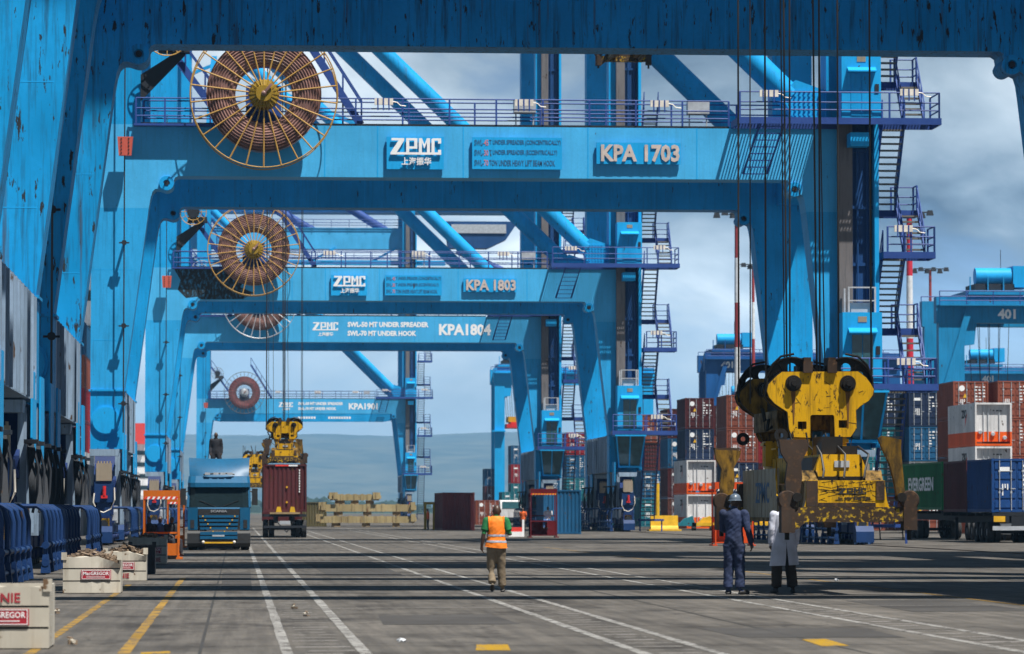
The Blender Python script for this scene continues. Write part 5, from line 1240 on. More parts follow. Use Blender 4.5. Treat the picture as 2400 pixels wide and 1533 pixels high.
# ------------------------------------------------------------------ lorries
def wheel_pair(root, x, y, r=.5, w=.3, dual=False):
    for k in ((0, .34) if dual else (0,)):
        s = 1 if x > 0 else -1; xx = x - s * k
        wh = MB().lathe([(r * .5, -w / 2), (r * .9, -w / 2), (r, -w * .38), (r, w * .38), (r * .9, w / 2), (r * .5, w / 2)], (xx, y, r), 'x', 24, closed=True).build('tyre', M['rubber'], root)
        MB().lathe([(.02, -w * .3), (r * .5, -w * .3), (r * .5, w * .3), (.02, w * .3)], (xx, y, r), 'x', 16).build('rim', M['gspoke'], wh)
def chassis(root, y0, y1, z=1.15, axles=(), bed='dark'):
    MB().box(-.55, -.4, y0, y1, z - .35, z).box(.4, .55, y0, y1, z - .35, z).build('chassis_beam', M['dark'], root) if False else None
    for x in (-.47, .47): MB().box(x - .08, x + .08, y0, y1, z - .38, z - .02).build('chassis_beam', M['dark'], root)
    n_ = max(2, int((y1 - y0) / 2))
    for k in range(n_ + 1):
        y = y0 + (y1 - y0 - .12) * k / n_; MB().box(-1.2, 1.2, y, y + .12, z - .019, z + .12).build('cross_bearer', M['dark'], root)
    for a in axles:
        MB().tube((-1.1, a, .5), (1.1, a, .5), .07, n=8).build('axle', M['dark'], root)
        for s in (-1, 1): wheel_pair(root, s * 1.08, a, dual=True)
def scania(loc):
    o = thing('truck', 'blue Scania truck facing the camera, parked at the left of the road', 'truck', loc)
    b = M['truckblue']
    # cab shell: rounded plan, lofted
    def plan(z, w, yf, yb=2.3, c=.22): return [(-w, yb, z), (-w, yf + c, z), (-w + c * .45, yf + c * .35, z), (-w + c * 1.3, yf, z), (w - c * 1.3, yf, z), (w - c * .45, yf + c * .35, z), (w, yf + c, z), (w, yb, z)]
    rows = [plan(.95, 1.2, .0), plan(1.62, 1.22, .0), plan(1.66, 1.22, .04)]
    mb = MB(); vs = [p for r in rows for p in r]
    mb.add(vs, [(j * 8 + i, j * 8 + (i + 1) % 8, (j + 1) * 8 + (i + 1) % 8, (j + 1) * 8 + i) for j in range(2) for i in range(8)] + [list(range(8)), list(range(16, 24))])
    rows = [plan(1.661, 1.21, .06), plan(2.45, 1.19, .28)]; vs = [p for r in rows for p in r]
    cab = mb.build('cab', b, o)
    g = MB().add(vs, [(i, (i + 1) % 8, (i + 1) % 8 + 8, i + 8) for i in range(8)] + [list(range(8)), list(range(8, 16))]); 
    w_ = g.build('windscreen', M['glass'], o)
    for s in (-1, 1): MB().bar((s * 1.2, .22, 1.66), (s * 1.17, .46, 2.46), .09, .12).build('pillar', b, cab)
    rows = [plan(2.451, 1.2, .12), plan(2.62, 1.21, .14), plan(2.88, 1.18, .4)]; vs = [p for r in rows for p in r]
    MB().add(vs, [(j * 8 + i, j * 8 + (i + 1) % 8, (j + 1) * 8 + (i + 1) % 8, (j + 1) * 8 + i) for j in range(2) for i in range(8)] + [list(range(8)), list(range(16, 24))]).build('sun_visor', b, cab)
    # roof deflector with a concave face
    n_ = 12; vs = []
    for j in range(7):
        t = j / 6; z = 2.885 + .68 * t
        for i in range(n_ + 1):
            x = -1.15 + 2.3 * i / n_; e_ = abs(x) / 1.15
            vs.append((x * (1 + .03 * t), .5 + 1.0 * t - .25 * math.sin(t * 2.0) + .18 * e_ ** 3 * (1 - t), z + (.05 * e_ ** 2 if j == 6 else 0)))
    m = MB().add(vs, [(j * (n_ + 1) + i, j * (n_ + 1) + i + 1, (j + 1) * (n_ + 1) + i + 1, (j + 1) * (n_ + 1) + i) for j in range(6) for i in range(n_)], True)
    m.add([(-1.15, .7, 2.885), (-1.15, 2.2, 2.885), (-1.18, 2.2, 3.56), (-1.18, 1.35, 3.6)], [(0, 1, 2, 3)]); m.add([(1.15, .7, 2.885), (1.15, 2.2, 2.885), (1.18, 2.2, 3.56), (1.18, 1.35, 3.6)], [(0, 1, 2, 3)])
    m.add([(-1.18, 1.27, 3.565), (1.18, 1.27, 3.565), (1.18, 2.2, 3.565), (-1.18, 2.2, 3.565)], [(0, 1, 2, 3)])
    m.build('roof_deflector', b, cab)
    lb = MB().path([(-.6, .34, 2.93), (-.3, .28, 2.97), (.3, .28, 2.99), (.6, .34, 2.95)], .035, 6)
    lb.build('light_bar', M['black'], cab)
    for x in (-.45, -.12, .15, .42): MB().box(x - .1, x + .1, .22, .3, 2.93, 3.02).build('roof_lamp', M['gspoke'], cab)
    gr = MB().box(-.8, .8, -.03, -.002, .80, 1.6).build('grille', M['black'], o)
    for i in range(4): MB().prism([(-.78 + i * .015, 1.36 - i * .155), (.78 - i * .015, 1.36 - i * .155), (.76 - i * .015, 1.27 - i * .155), (-.76 + i * .015, 1.27 - i * .155)], -.10, -.031).build('grille_slat', b, gr)
    text_mb('SCANIA', -.32, .32, 1.47, 1.57, -.031, .02, .04).build('lettering', M['chrome'], gr)
    for i in range(10): s = -1 if i % 2 else 1; k = i // 2; MB().box(s * (.62 - k * .1) - .025, s * (.62 - k * .1) + .025, -.12, -.101, 1.3 - k * .15, 1.35 - k * .15).build('reflector', M['ylamp'], gr)
    for s in (-1, 1):
        MB().box(min(s * .82, s * 1.2), max(s * .82, s * 1.2), -.06, .1, .80, 1.66).build('corner_panel', b, cab)
        MB().box(min(s * .95, s * 1.1), max(s * .95, s * 1.1), -.075, -.061, .86, 1.18).build('air_slot', M['black'], cab)
        MB().prism([(s * .72, .72), (s * 1.16, .76), (s * 1.2, .50), (s * .76, .46)], -.06, .02).build('headlight', M['glass'], o)
        MB().box(min(s * 1.28, s * 1.5), max(s * 1.28, s * 1.5), .25, .42, 1.75, 2.4).build('mirror', M['black'], o)
        MB().tube((s * 1.2, .35, 2.3), (s * 1.32, .33, 2.25), .025, n=6).build('mirror_arm', M['black'], o)
    bp = MB().prism([(-.06, .76), (-.16, .66), (-.18, .28), (-.08, .14), (.6, .14), (.6, .76)], -1.22, 1.22, 'x').build('bumper', M['black'], o)
    for z in (.66, .5): MB().box(-.72, .72, -.215, -.17, z - .06, z + .06).build('bumper_slat', b, bp)
    MB().box(-.25, .22, -.225, -.2155, .535, .60).build('number_plate', M['gspoke'], bp)
    MB().box(-.6, .6, -.235, -.185, .27, .33).build('tow_bar', M['ylamp'], bp)
    for s in (-1, 1): MB().ball((s * .6, -.22, .32), .06).build('fog_lamp', M['lamp'], bp)
    for s in (-1, 1): wheel_pair(o, s * 1.02, 1.2, .5, .34); wheel_pair(o, s * 1.02, 4.4, .5, .3, True)
    chassis(o, 2.4, 16.5, 1.3, (12.0, 13.3, 14.6))
    MB().box(-1.12, 1.12, 4.2, 14.5, 1.43, 2.96).build('cargo_body', CM['grey'], o)
    for s in (-1, 1): MB().bar((s * .1, .055, 1.68), (s * .75, .12, 1.93), .03, .02).build('wiper', M['black'], o)
    MB().box(-1.0, 1.0, 2.5, 3.0, 1.0, 1.25).tube((-.9, 2.9, .75), (-.9, 4.0, .75), .3, n=12).build('fuel_tank', M['gspoke'], o)
    return o
c = at(513, 1200, 148); scania((c.x, 148, 0))
# trailer with the maroon container, seen from behind
c = at(668, 1200, 215)
o = thing('trailer', 'dark container trailer seen from behind under the maroon container', 'trailer', (c.x, 215, 0))
chassis(o, 0, 12.4, 1.2, (1.0, 2.3, 3.6))
MB().box(-1.2, 1.2, -.08, -.001, .55, .68).build('bumper', M['dark'], o)
MB().box(-.85, .85, -.16, .4, 1.33, 1.44).build('timber', M['wood'], o)
for x in (-.35, .42): MB().prism([(x - .16, 1.441), (x + .16, 1.441), (x + .1, 1.74), (x - .1, 1.74)], -.15, .2).build('stop_block', M['ayellow'], o)
MB().bar((-.5, -.02, .95), (.1, -.02, .3), .05, .05).bar((.5, -.02, .95), (.1, -.02, .3), .05, .05).build('under_run_brace', M['dark'], o)
MB().box(-.3, .3, -.1, -.081, .75, .95).build('number_plate', M['gspoke'], o)
for s in (-1, 1): wheel_pair(o, s * 1.0, 12.9, .5, .3, True)
MB().prism([(13.6, .9), (13.6, 3.1), (15.2, 3.2), (15.6, 2.0), (15.7, .9)], -1.2, 1.2, 'x').build('tractor_cab', CM['maroon'], o)
ct = container('maroon container on the trailer gripped by the dirty yellow spreader', c.x, 215.02, 1.45, 'maroon', 'end', 12.19, 2.7)
MB().box(-.55, .2, -.01, .02, 2.58, 2.66).build('red_label', M['stripe_red'], ct); MB().box(.201, .7, -.01, .02, 2.58, 2.66).build('white_label', M['letw'], ct)
for z in (.55, 1.4): MB().prism(circ(.1, z, .07, 4), -.01, .03).build('hazard_mark', M['ylamp'], ct)
m = MB()
for i in range(9): m.box(.78, .84, .0, .028, 1.1 + i * .15, 1.2 + i * .15)
tag(m.build('marking', M['letw'], ct), kind='stuff')
# green container and white tractor
gx = at(2207, 1200, 201).x + 1.22
o = thing('truck', 'white cab tractor and trailer under the green container', 'truck', (gx, 188.5, 0))
mb = MB()
mb.prism([(-.02, .75), (-.05, 1.75), (.28, 2.62), (.5, 2.85), (2.2, 2.95), (2.2, .75)], -1.22, 1.22, 'x'); mb.build('cab', CM['white'], o)
MB().prism([(-.075, 1.76), (.235, 2.58), (.225, 2.58), (-.085, 1.76)], -1.05, 1.05, 'x').build('windscreen', M['glass'], o)
for s in (-1, 1): MB().box(min(s * 1.225, s * 1.235), max(s * 1.225, s * 1.235), .5, 1.5, 1.75, 2.5).build('side_window', M['glass'], o)
MB().box(-1.0, 1.0, -.12, -.07, 1.0, 1.5).build('grille', M['black'], o); MB().box(-1.25, 1.25, -.2, .3, .35, .74).build('bumper', CM['grey'], o)
MB().prism([(.4, 1.2), (1.4, 1.35), (1.4, 1.2), (.5, 1.05)], -1.24, -1.221, 'x').build('red_flash', M['stripe_red'], o)
for s in (-1, 1):
    wheel_pair(o, s * 1.02, 1.0, .5, .3); wheel_pair(o, s * 1.02, 4.6, .5, .3, True); wheel_pair(o, s * 1.02, 5.9, .5, .3, True)
    MB().box(min(s * 1.3, s * 1.5), max(s * 1.3, s * 1.5), .2, .35, 1.9, 2.5).build('mirror', M['black'], o)
chassis(o, 2.3, 25.0, 1.4, (20.0, 21.3, 22.6))
ct = container('dark green container with white lettering on a trailer at the right', gx, 201, 1.55, 'green', 'end', 12.19, 2.6)
t = text_mb('EVERGREEN', 0, 7.6, 0, .75, 0, .006, .03)
for i, (a, b, cc) in enumerate(t.v): t.v[i] = (-1.225 + b, 10.0 - a, 1.05 + cc)
t.build('lettering', M['letw'], ct)
text_mb('EVERGREEN', -1.0, 1.05, 1.05, 1.5, .02, .006, .03).build('lettering', M['letw'], ct)
# blue container on its trailer
bx_ = at(2325, 1200, 178).x + 1.22
o = thing('trailer', 'dark container trailer under the blue container at the right edge', 'trailer', (bx_, 178, 0))
chassis(o, 0, 12.6, 1.3, (1.4, 2.7, 4.0)); MB().box(-1.2, 1.2, -.06, -.001, .6, .8).build('bumper', M['gspoke'], o)
MB().box(-1.15, -.6, -.07, -.001, 1.0, 1.27).build('hazard_board', M['ylamp'], o); MB().box(-.3, .6, -.05, -.001, .82, 1.27).build('mud_flap', M['dark'], o)
for s in (-1, 1): MB().box(s * .8 - .08, s * .8 + .08, 11.0, 11.16, .05, 1.2).build('landing_leg', M['dark'], o)
container('bright blue container with lock rods on the trailer at the right edge', bx_, 178.05, 1.45, 'deepblue', 'door', 6.06, 2.55, marks=1)
container('maroon container on the same trailer behind the bright blue one', bx_, 184.3, 1.45, 'maroon', 'door', 6.06, 2.55)
# far white lorry
c = at(1197, 1200, 440)
o = thing('truck', 'small far white truck facing the camera behind the walking man', 'truck', (c.x, 440, 0))
MB().prism([(0, .7), (-.03, 1.7), (.3, 2.6), (2.0, 2.7), (2.0, .7)], -1.2, 1.2, 'x').build('cab', CM['white'], o)
MB().prism([(-.045, 1.72), (.27, 2.5), (.26, 2.5), (-.055, 1.72)], -1.0, 1.0, 'x').build('windscreen', M['cabglass'], o)
MB().box(-1.2, 1.2, -.1, .2, .35, .69).build('bumper', M['dark'], o)
for s in (-1, 1): wheel_pair(o, s * 1.0, .9); wheel_pair(o, s * 1.0, 4.5)
chassis(o, 2.1, 12, 1.2, (10.5,))
# ------------------------------------------------------------------ lashing bins
def bin_(label, x, y, w, h, d, text_top, seed, ramp=0.0, mat='binwhite', gear=True, plate=True, rz=0, px=(-.2, .36)):
    rr = random.Random(seed)
    o = thing('lashing_bin', label, 'bin', (x, y, 0), rz, 'steel bins of lashing gear')
    n_ = 3; ph = h / n_
    for i in range(n_):                                   # front planks, the top one bent at a corner
        z0 = i * ph + .012; z1 = (i + 1) * ph - .012
        m = MB(); k = 10; vs = []
        for j in range(k + 1):
            xx = -w / 2 + w * j / k
            for (zz, yy) in ((z0, 0), (z1, 0), (z1, .03), (z0, .03)):
                dn = ramp * max(0, (j - 6) / 4) if (i == n_ - 1 and zz == z1) else 0
                vs.append((xx, yy - dn * .5 + rr.uniform(-.006, .006), zz - dn + (rr.uniform(-.01, .01) if i == n_ - 1 and zz == z1 else 0)))
        m.add(vs, [(j * 4 + a, j * 4 + (a + 1) % 4, j * 4 + 4 + (a + 1) % 4, j * 4 + 4 + a) for j in range(k) for a in range(4)] + [(0, 1, 2, 3), (k * 4, k * 4 + 3, k * 4 + 2, k * 4 + 1)])
        m.build('plank', M[mat], o)
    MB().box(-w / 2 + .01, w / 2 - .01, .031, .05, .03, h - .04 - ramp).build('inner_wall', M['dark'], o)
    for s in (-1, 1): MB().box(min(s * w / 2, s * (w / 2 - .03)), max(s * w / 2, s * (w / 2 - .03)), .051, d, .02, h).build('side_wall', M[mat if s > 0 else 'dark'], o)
    MB().box(-w / 2 + .031, w / 2 - .031, d - .03, d, .02, h).build('back_wall', M[mat], o)
    MB().box(-w / 2 + .031, w / 2 - .031, .051, d - .031, .02, h * (.8 if gear else .3)).build('load_bed', M['lash'], o)
    for s in (-1, 1):
        MB().box(s * (w / 2 - .02) - .05, s * (w / 2 - .02) + .05, -.02, .06, h - .07, h + .07).build('stacking_lug', M[mat], o)
    if plate:
        MB().box(px[0], px[1], -.022, -.008, h * .375, h * .63).build('name_plate', M['binred'], o)
        x0, x1 = px[0] + .04, px[1] - .04
        text_mb('MacGREGOR', x0, x1, h * .49, h * .585, -.022, .004, .012).build('lettering', M['letw'], o)
        m = MB()
        for z in (h * .385, h * .612): m.box(x0 - .025, x1 + .025, -.026, -.0225, z, z + .008)
        for xx in (x0 - .025, x1 + .017): m.box(xx, xx + .008, -.026, -.0225, h * .394, h * .611)
        for i in range(16): m.box(x0 + .06 + i * .022, x0 + .074 + i * .022, -.026, -.0225, h * .43, h * .452)
        tag(m.build('plate_print', M['letw'], o), kind='stuff')
    if text_top: text_mb(text_top[0], text_top[1], text_top[2], text_top[3] * h, text_top[4] * h, -.006, .004, .02).build('lettering', M['binred'], o)
    if gear:
        m = MB()
        for i in range(90):
            xx = rr.uniform(-w / 2 + .08, w / 2 - .08); yy = rr.uniform(.1, d - .1); zz = h * .8 + rr.uniform(.0, .26) * (1 - abs(xx) / (w / 2) * .8) + .03
            a = rr.uniform(0, 6.28); b_ = rr.uniform(-.6, .6); ln = rr.uniform(.05, .13); dx, dy, dz = ln * math.cos(a), ln * math.sin(a) * .6, ln * b_
            m.tube((xx - dx, yy - dy, zz - dz), (xx + dx, yy + dy, zz + dz), rr.uniform(.012, .03), n=5)
            if i % 3 == 0: m.box(xx - .04, xx + .04, yy - .04, yy + .04, zz - .03, zz + .04)
        tag(m.build('lashing_gear', M['lash'], o), kind='stuff')
    return o
g = gd(5, 1522); bin_('nearest white steel bin cut by the left edge, NIE on its top plank', g.x, g.y, 1.05, .72, 1.3, ('NIE', -.02, .2, .73, .88), 1, 0, gear=False, px=(-.25, .3))
g = gd(215, 1391); bin_('white steel bin with red name plate and a heap of lashing gear', g.x, g.y, 1.08, .70, 1.2, None, 2, .14)
g = gd(294, 1362); bin_('third bin from the left edge, its bent flap over red NIE letters', g.x, g.y, .92, .66, 1.2, ('NIE', -.12, .08, .1, .26), 3, .10, px=(-.34, .2))
g = gd(333, 1346); bin_('dark grey steel bin behind the third white one', g.x, g.y, .62, .72, 1.1, None, 4, 0, 'dark', False, False)
g = gd(346, 1322); bin_('far white bin in front of the orange cage', g.x, g.y, 1.1, .78, 1.2, ('NIE', .16, .38, .08, .24), 5, .05, px=(-.12, .4))
# loose twist locks and litter on the road
def loose(px, py, label, sc_=1.0, mat='lash'):
    g = gd(px, py); o = thing('twist_lock', label, 'twist lock', (g.x, g.y, 0), random.uniform(0, 3))
    MB().box(-.06 * sc_, .06 * sc_, -.05, .05, .012, .08 * sc_).build('housing', M[mat], o); MB().tube((-.13 * sc_, 0, .05), (.1 * sc_, .02, .06), .028 * sc_, n=8).build('spindle', M['binwhite'], o)
    MB().bar((.0, 0, .08), (.05, .05, .12 * sc_), .03, .02).build('handle', M['lash'], o)
loose(170, 1513, 'loose rusty twist lock lying beside the nearest bin', .8); loose(133, 1440, 'small dark fitting on the road behind the nearest bin', .5)
loose(690, 1428, 'small brown fitting on the left hatched strip', .5); loose(718, 1446, 'brown scrap piece farther along the left hatched strip', .4)
for px, py, lb in ((680, 1324, 'white crumpled litter beside the left lane line'), (940, 1508, 'tiny pale scrap on the near middle lane'), (2285, 1266, 'pale blue plastic litter near the right trailers'), (1960, 1363, 'small white scrap in the shade behind the white coat')):
    g = gd(px, py); m = MB().ball((g.x, g.y, .03), .035, 8, 5, sz=(1.3, .8, .5))
    for i, v in enumerate(m.v): m.v[i] = (v[0] + random.uniform(-.02, .02), v[1] + random.uniform(-.02, .02), max(.006, v[2] + random.uniform(-.01, .02)))
    tag(m.build('litter', M['gspoke']), lb, 'litter')

# ------------------------------------------------------------------ man-cages and booths
def booth(label, x0, x1, y, h, mat, stripes, d=1.2, tray=True, z1=.5, hh=.2):
    o = thing('safety_cage', label, 'cage', ((x0 + x1) / 2, y, 0)); w = (x1 - x0) / 2; t = .06
    post = MB().box(-t / 2, t / 2, -t / 2, t / 2, .02, h - hh).mesh('post', mat)
    for sx in (-1, 1):
        for yy in (0, d): obj('post', post, o, (sx * (w - t / 2), yy + t / 2, 0))
    MB().box(-w, w, 0, d + t, h - hh + .001, h).build('header', mat, o)
    for i in range(int(2 * w / .16)):
        xx = -w + .02 + i * .16; MB().prism([(xx, h - hh - .085), (xx + .08, h - hh - .085), (xx + .13, h - hh), (xx + .05, h - hh)], -.012, .0).build('warning_stripe', stripes[1], o)
    MB().box(-w, w, .001, .02, h - hh - .085, h - hh).build('stripe_board', stripes[0], o)
    if tray: MB().box(-w, w, .07, d, .12, .16).box(w * .25, w, .03, .06, .12, z1).box(-w, w, d, d + .05, .12, z1).build('tray', mat, o)
    for z in (.1, z1 + .3): MB().box(-w, w, d + .06, d + .1, z, z + .06).build('back_rail', mat, o)
    for sx in (-1, 1): MB().box(sx * w - .1, sx * w + .1, -.05, d + .1, 0.0, .06).build('skid', mat, o)
    return o
ST = (M['letw'], M['stripe_red']); ST2 = (M['letblack'], M['stripe_red'])
a, b = at(335, 1310, 121.5).x, at(420, 1310, 121.5).x
booth('orange steel cage with red and white striped header beside the blue truck', a, b, 121.5, 2.19, M['orange'], ST)
a, b = at(391, 1280, 160).x, at(432, 1280, 160).x
booth('smaller orange cage half hidden behind the first one', a, b, 160, 2.1, M['orange'], ST)
DR = worn('dark_red_booth_paint', (0.12, 0.008, 0.013), chips=.2, streak=.3)
a, b = at(1243, 1260, 214).x, at(1306, 1260, 214).x
o = booth('dark red booth with orange striped header in front of the blue container', a, b, 214, 2.75, DR, (M['ylamp'], M['stripe_red']), 1.2, True, .9, .25)
MB().box(-.72, .72, .1, 1.1, .9, .96).build('bench', DR, o)
RO = worn('red_orange_paint', (0.62, 0.07, 0.01), chips=.2, streak=.2)
a, b = at(1676, 1280, 165).x, at(1766, 1280, 165).x
booth('red-orange cage with black striped header behind the navy man', a, b, 165, 2.78, RO, (M['letw'], M['letblack']), 1.2, True, .9, .3)
# people resting in the orange cage
for px, col, lb in ((352, DARKC, 'worker in dark clothes sitting at the left in the orange cage'), (376, BLUEC, 'worker in blue sitting in the middle of the orange cage'), (400, DARKC, 'worker in dark clothes sitting at the right in the orange cage')):
    p = at(px, 1290, 123.2); person('person', lb, (p.x, 122.9 + random.uniform(-.1, .4), .0 - .30), R(180 + random.uniform(-40, 40)), 1.66, sit, [SKIN, col, DARKC, SHOE], .03, sleeves='long')
    tag(MB().box(p.x - .2, p.x + .2, 122.7, 123.2, .0, .42).box(p.x - .16, p.x + .16, 122.75, 123.15, .42, .45).build('crate', M['binwhite']), 'low pale crate under the worker %s' % {352: 'at the left of the orange cage', 376: 'in the middle of the orange cage', 400: 'at the right of the orange cage'}[px], 'crate')
p = at(1285, 1230, 214.6); person('person', 'person in white and blue sitting inside the dark red booth', (p.x, 214.6, .1), R(160), 1.66, sit, [SKIN, cloth('pale_shirt', (.6, .6, .65)), BLUEC, SHOE], .03)

# ------------------------------------------------------------------ pile of pale lifting beams
random.seed(11)
for lay, (xa, xb, z0, z1) in enumerate(((730, 985, .42, 1.0), (742, 985, 1.42, 2.05), (768, 900, 2.42, 2.92))):
    for r_ in range(2):
        A = at(xa, 1200, 336).x + random.uniform(0, .6); B = at(xb, 1200, 336).x - random.uniform(0, .6); y = 336 + r_ * 1.8
        o = thing('lifting_beam', '%s pale rusty lifting beam of the pile, %s row' % (('lowest', 'middle', 'topmost')[lay], ('front', 'rear')[r_]), 'beam', ((A + B) / 2, y, z0), 0, 'pile of pale rusty lifting beams')
        h_ = z1 - z0; L_ = (B - A) / 2
        MB().prism([(-L_, .15), (-L_ + .4, 0), (L_ - .4, 0), (L_, .15), (L_, h_ * .8), (L_ - .2, h_), (-L_ + .2, h_), (-L_, h_ * .8)], 0, .7).build('box_girder', M['pale'], o)
        for k in range(7):
            xx = -L_ + .3 + k * (2 * L_ - .6) / 6; MB().box(xx - .12, xx + .12, -.06, .0, -.02, h_ + .05).build('stiffener', M['pale'], o)
        for s in (-1, 1): MB().box(s * (L_ - .3) - .2, s * (L_ - .3) + .2, -.3, 1.0, h_ * .2, h_ + .2).build('end_block', M['pale'], o)
        for k in range(3): xx = -L_ * .6 + k * L_ * .6; MB().box(xx - .3, xx + .3, .1, .6, -.36, -.021).build('dunnage', M['wood'], o)
# pieces at the landside: concrete barrier, posts, carts
c = at(1557, 1245, 282)
o = thing('barrier', 'yellow concrete block barrier in front of the stacks', 'barrier', (c.x, 282, 0))
MB().prism([(-.55, 0), (-.45, .25), (-.28, .4), (-.2, 1.15), (.2, 1.15), (.28, .4), (.45, .25), (.55, 0)], -1.05, 1.0, 'x').build('block', M['ayellow'], o); MB().box(-1.2, 1.2, -.75, .8, 0, .12).build('foot', M['ayellow'], o)
c = at(1541, 1245, 290)
o = thing('post', 'tall yellow post beside the yellow barrier', 'post', (c.x, 290, 0)); MB().tube((0, 0, 0.03), (0, 0, 3.6), .16, n=12).build('shaft', M['ayellow'], o); MB().box(-.3, .3, -.3, .3, 0, .05).build('base_plate', M['ayellow'], o)
for px, col, lb in ((1606, 'teal', 'low teal flat cart beside the yellow barrier'), (1648, 'ayellow', 'low yellow flat cart behind the navy man'), (1790, 'ayellow', 'yellow machine part on the ground behind the spreader')):
    c = at(px, 1245, 286); m_ = CM['teal'] if col == 'teal' else M['ayellow']
    o = thing('cart', lb, 'cart', (c.x, 286, 0))
    MB().box(-.85, .85, 0, 1.4, .35, .6).build('deck', m_, o); MB().prism([(-.3, .601), (.75, .601), (.6, 1.1), (.0, .9)], .2, 1.0).build('hump', m_, o)
    for s in (-1, 1): MB().lathe([(.02, -.08), (.2, -.08), (.2, .08), (.02, .08)], (s * .6, .2, .2), 'x', 14).build('wheel', M['rubber'], o)
c = at(1212, 1258, 222)
o = thing('barrier', 'red and white road barrier beside the dark red booth', 'barrier', (c.x, 222, 0))
MB().box(-.45, .3, 0, .25, .3, .55).build('red_bar', M['stripe_red'], o); MB().prism([(-.5, 0), (.3, 0), (.3, .29), (-.5, .29)], -.05, .3).build('base', M['letw'], o); MB().box(.301, .42, 0, .25, 0, 1.0).build('upright', M['letw'], o)
c = at(1007, 1243, 300)
o = thing('gantry_frame', 'small yellow upright frame beside the lone maroon container', 'frame', (c.x + .1, 302, 0))
for s in (-1, 1): MB().box(s * .35 - .1, s * .35 + .1, 0, .2, 0, 2.0).build('post', M['ayellow'], o)
MB().box(-.5, .5, 0, .2, 2.001, 2.2).build('lintel', M['ayellow'], o)
# step stand at the landside rail
c = at(2090, 1265, 196)
o = thing('step_stand', 'dark steel step stand under the right end of the spreader', 'steps', (c.x, 196, 0))
for s in (-1, 1): MB().bar((s * .6, 0, 0.02), (s * .6, .5, 1.6), .06, .06).build('stringer', M['dark'], o)
for k in range(4): MB().box(-.57, .57, .08 + k * .12, .3 + k * .12, .35 + k * .35, .39 + k * .35).build('tread', M['dark'], o)
MB().box(1.0, 1.06, 0, .06, 0, .9).bar((.6, .02, .9), (1.06, .02, .9), .05, .05).build('hand_rail', M['dark'], o)
c = at(2010, 1265, 170)
m = MB(); n_ = 14; vs = []
for j in range(9):
    z = 1.55 - j * .19
    for i in range(n_ + 1):
        x = -.32 - .06 * j / 8 + (.64 + .12 * j / 8) * i / n_; vs.append((c.x + x, 168.6 + .10 * math.sin(i * 1.9 + j * .3) + .05 * mn.noise((i, j, 2)), z))
m.add(vs, [(j * (n_ + 1) + i, j * (n_ + 1) + i + 1, (j + 1) * (n_ + 1) + i + 1, (j + 1) * (n_ + 1) + i) for j in range(8) for i in range(n_)], True)
tag(m.build('tarpaulin', plain('pale_blue_sheet', (.16, .32, .62), .6)), 'pale blue plastic sheet hung on the crane wheels under the spreader', 'tarpaulin')

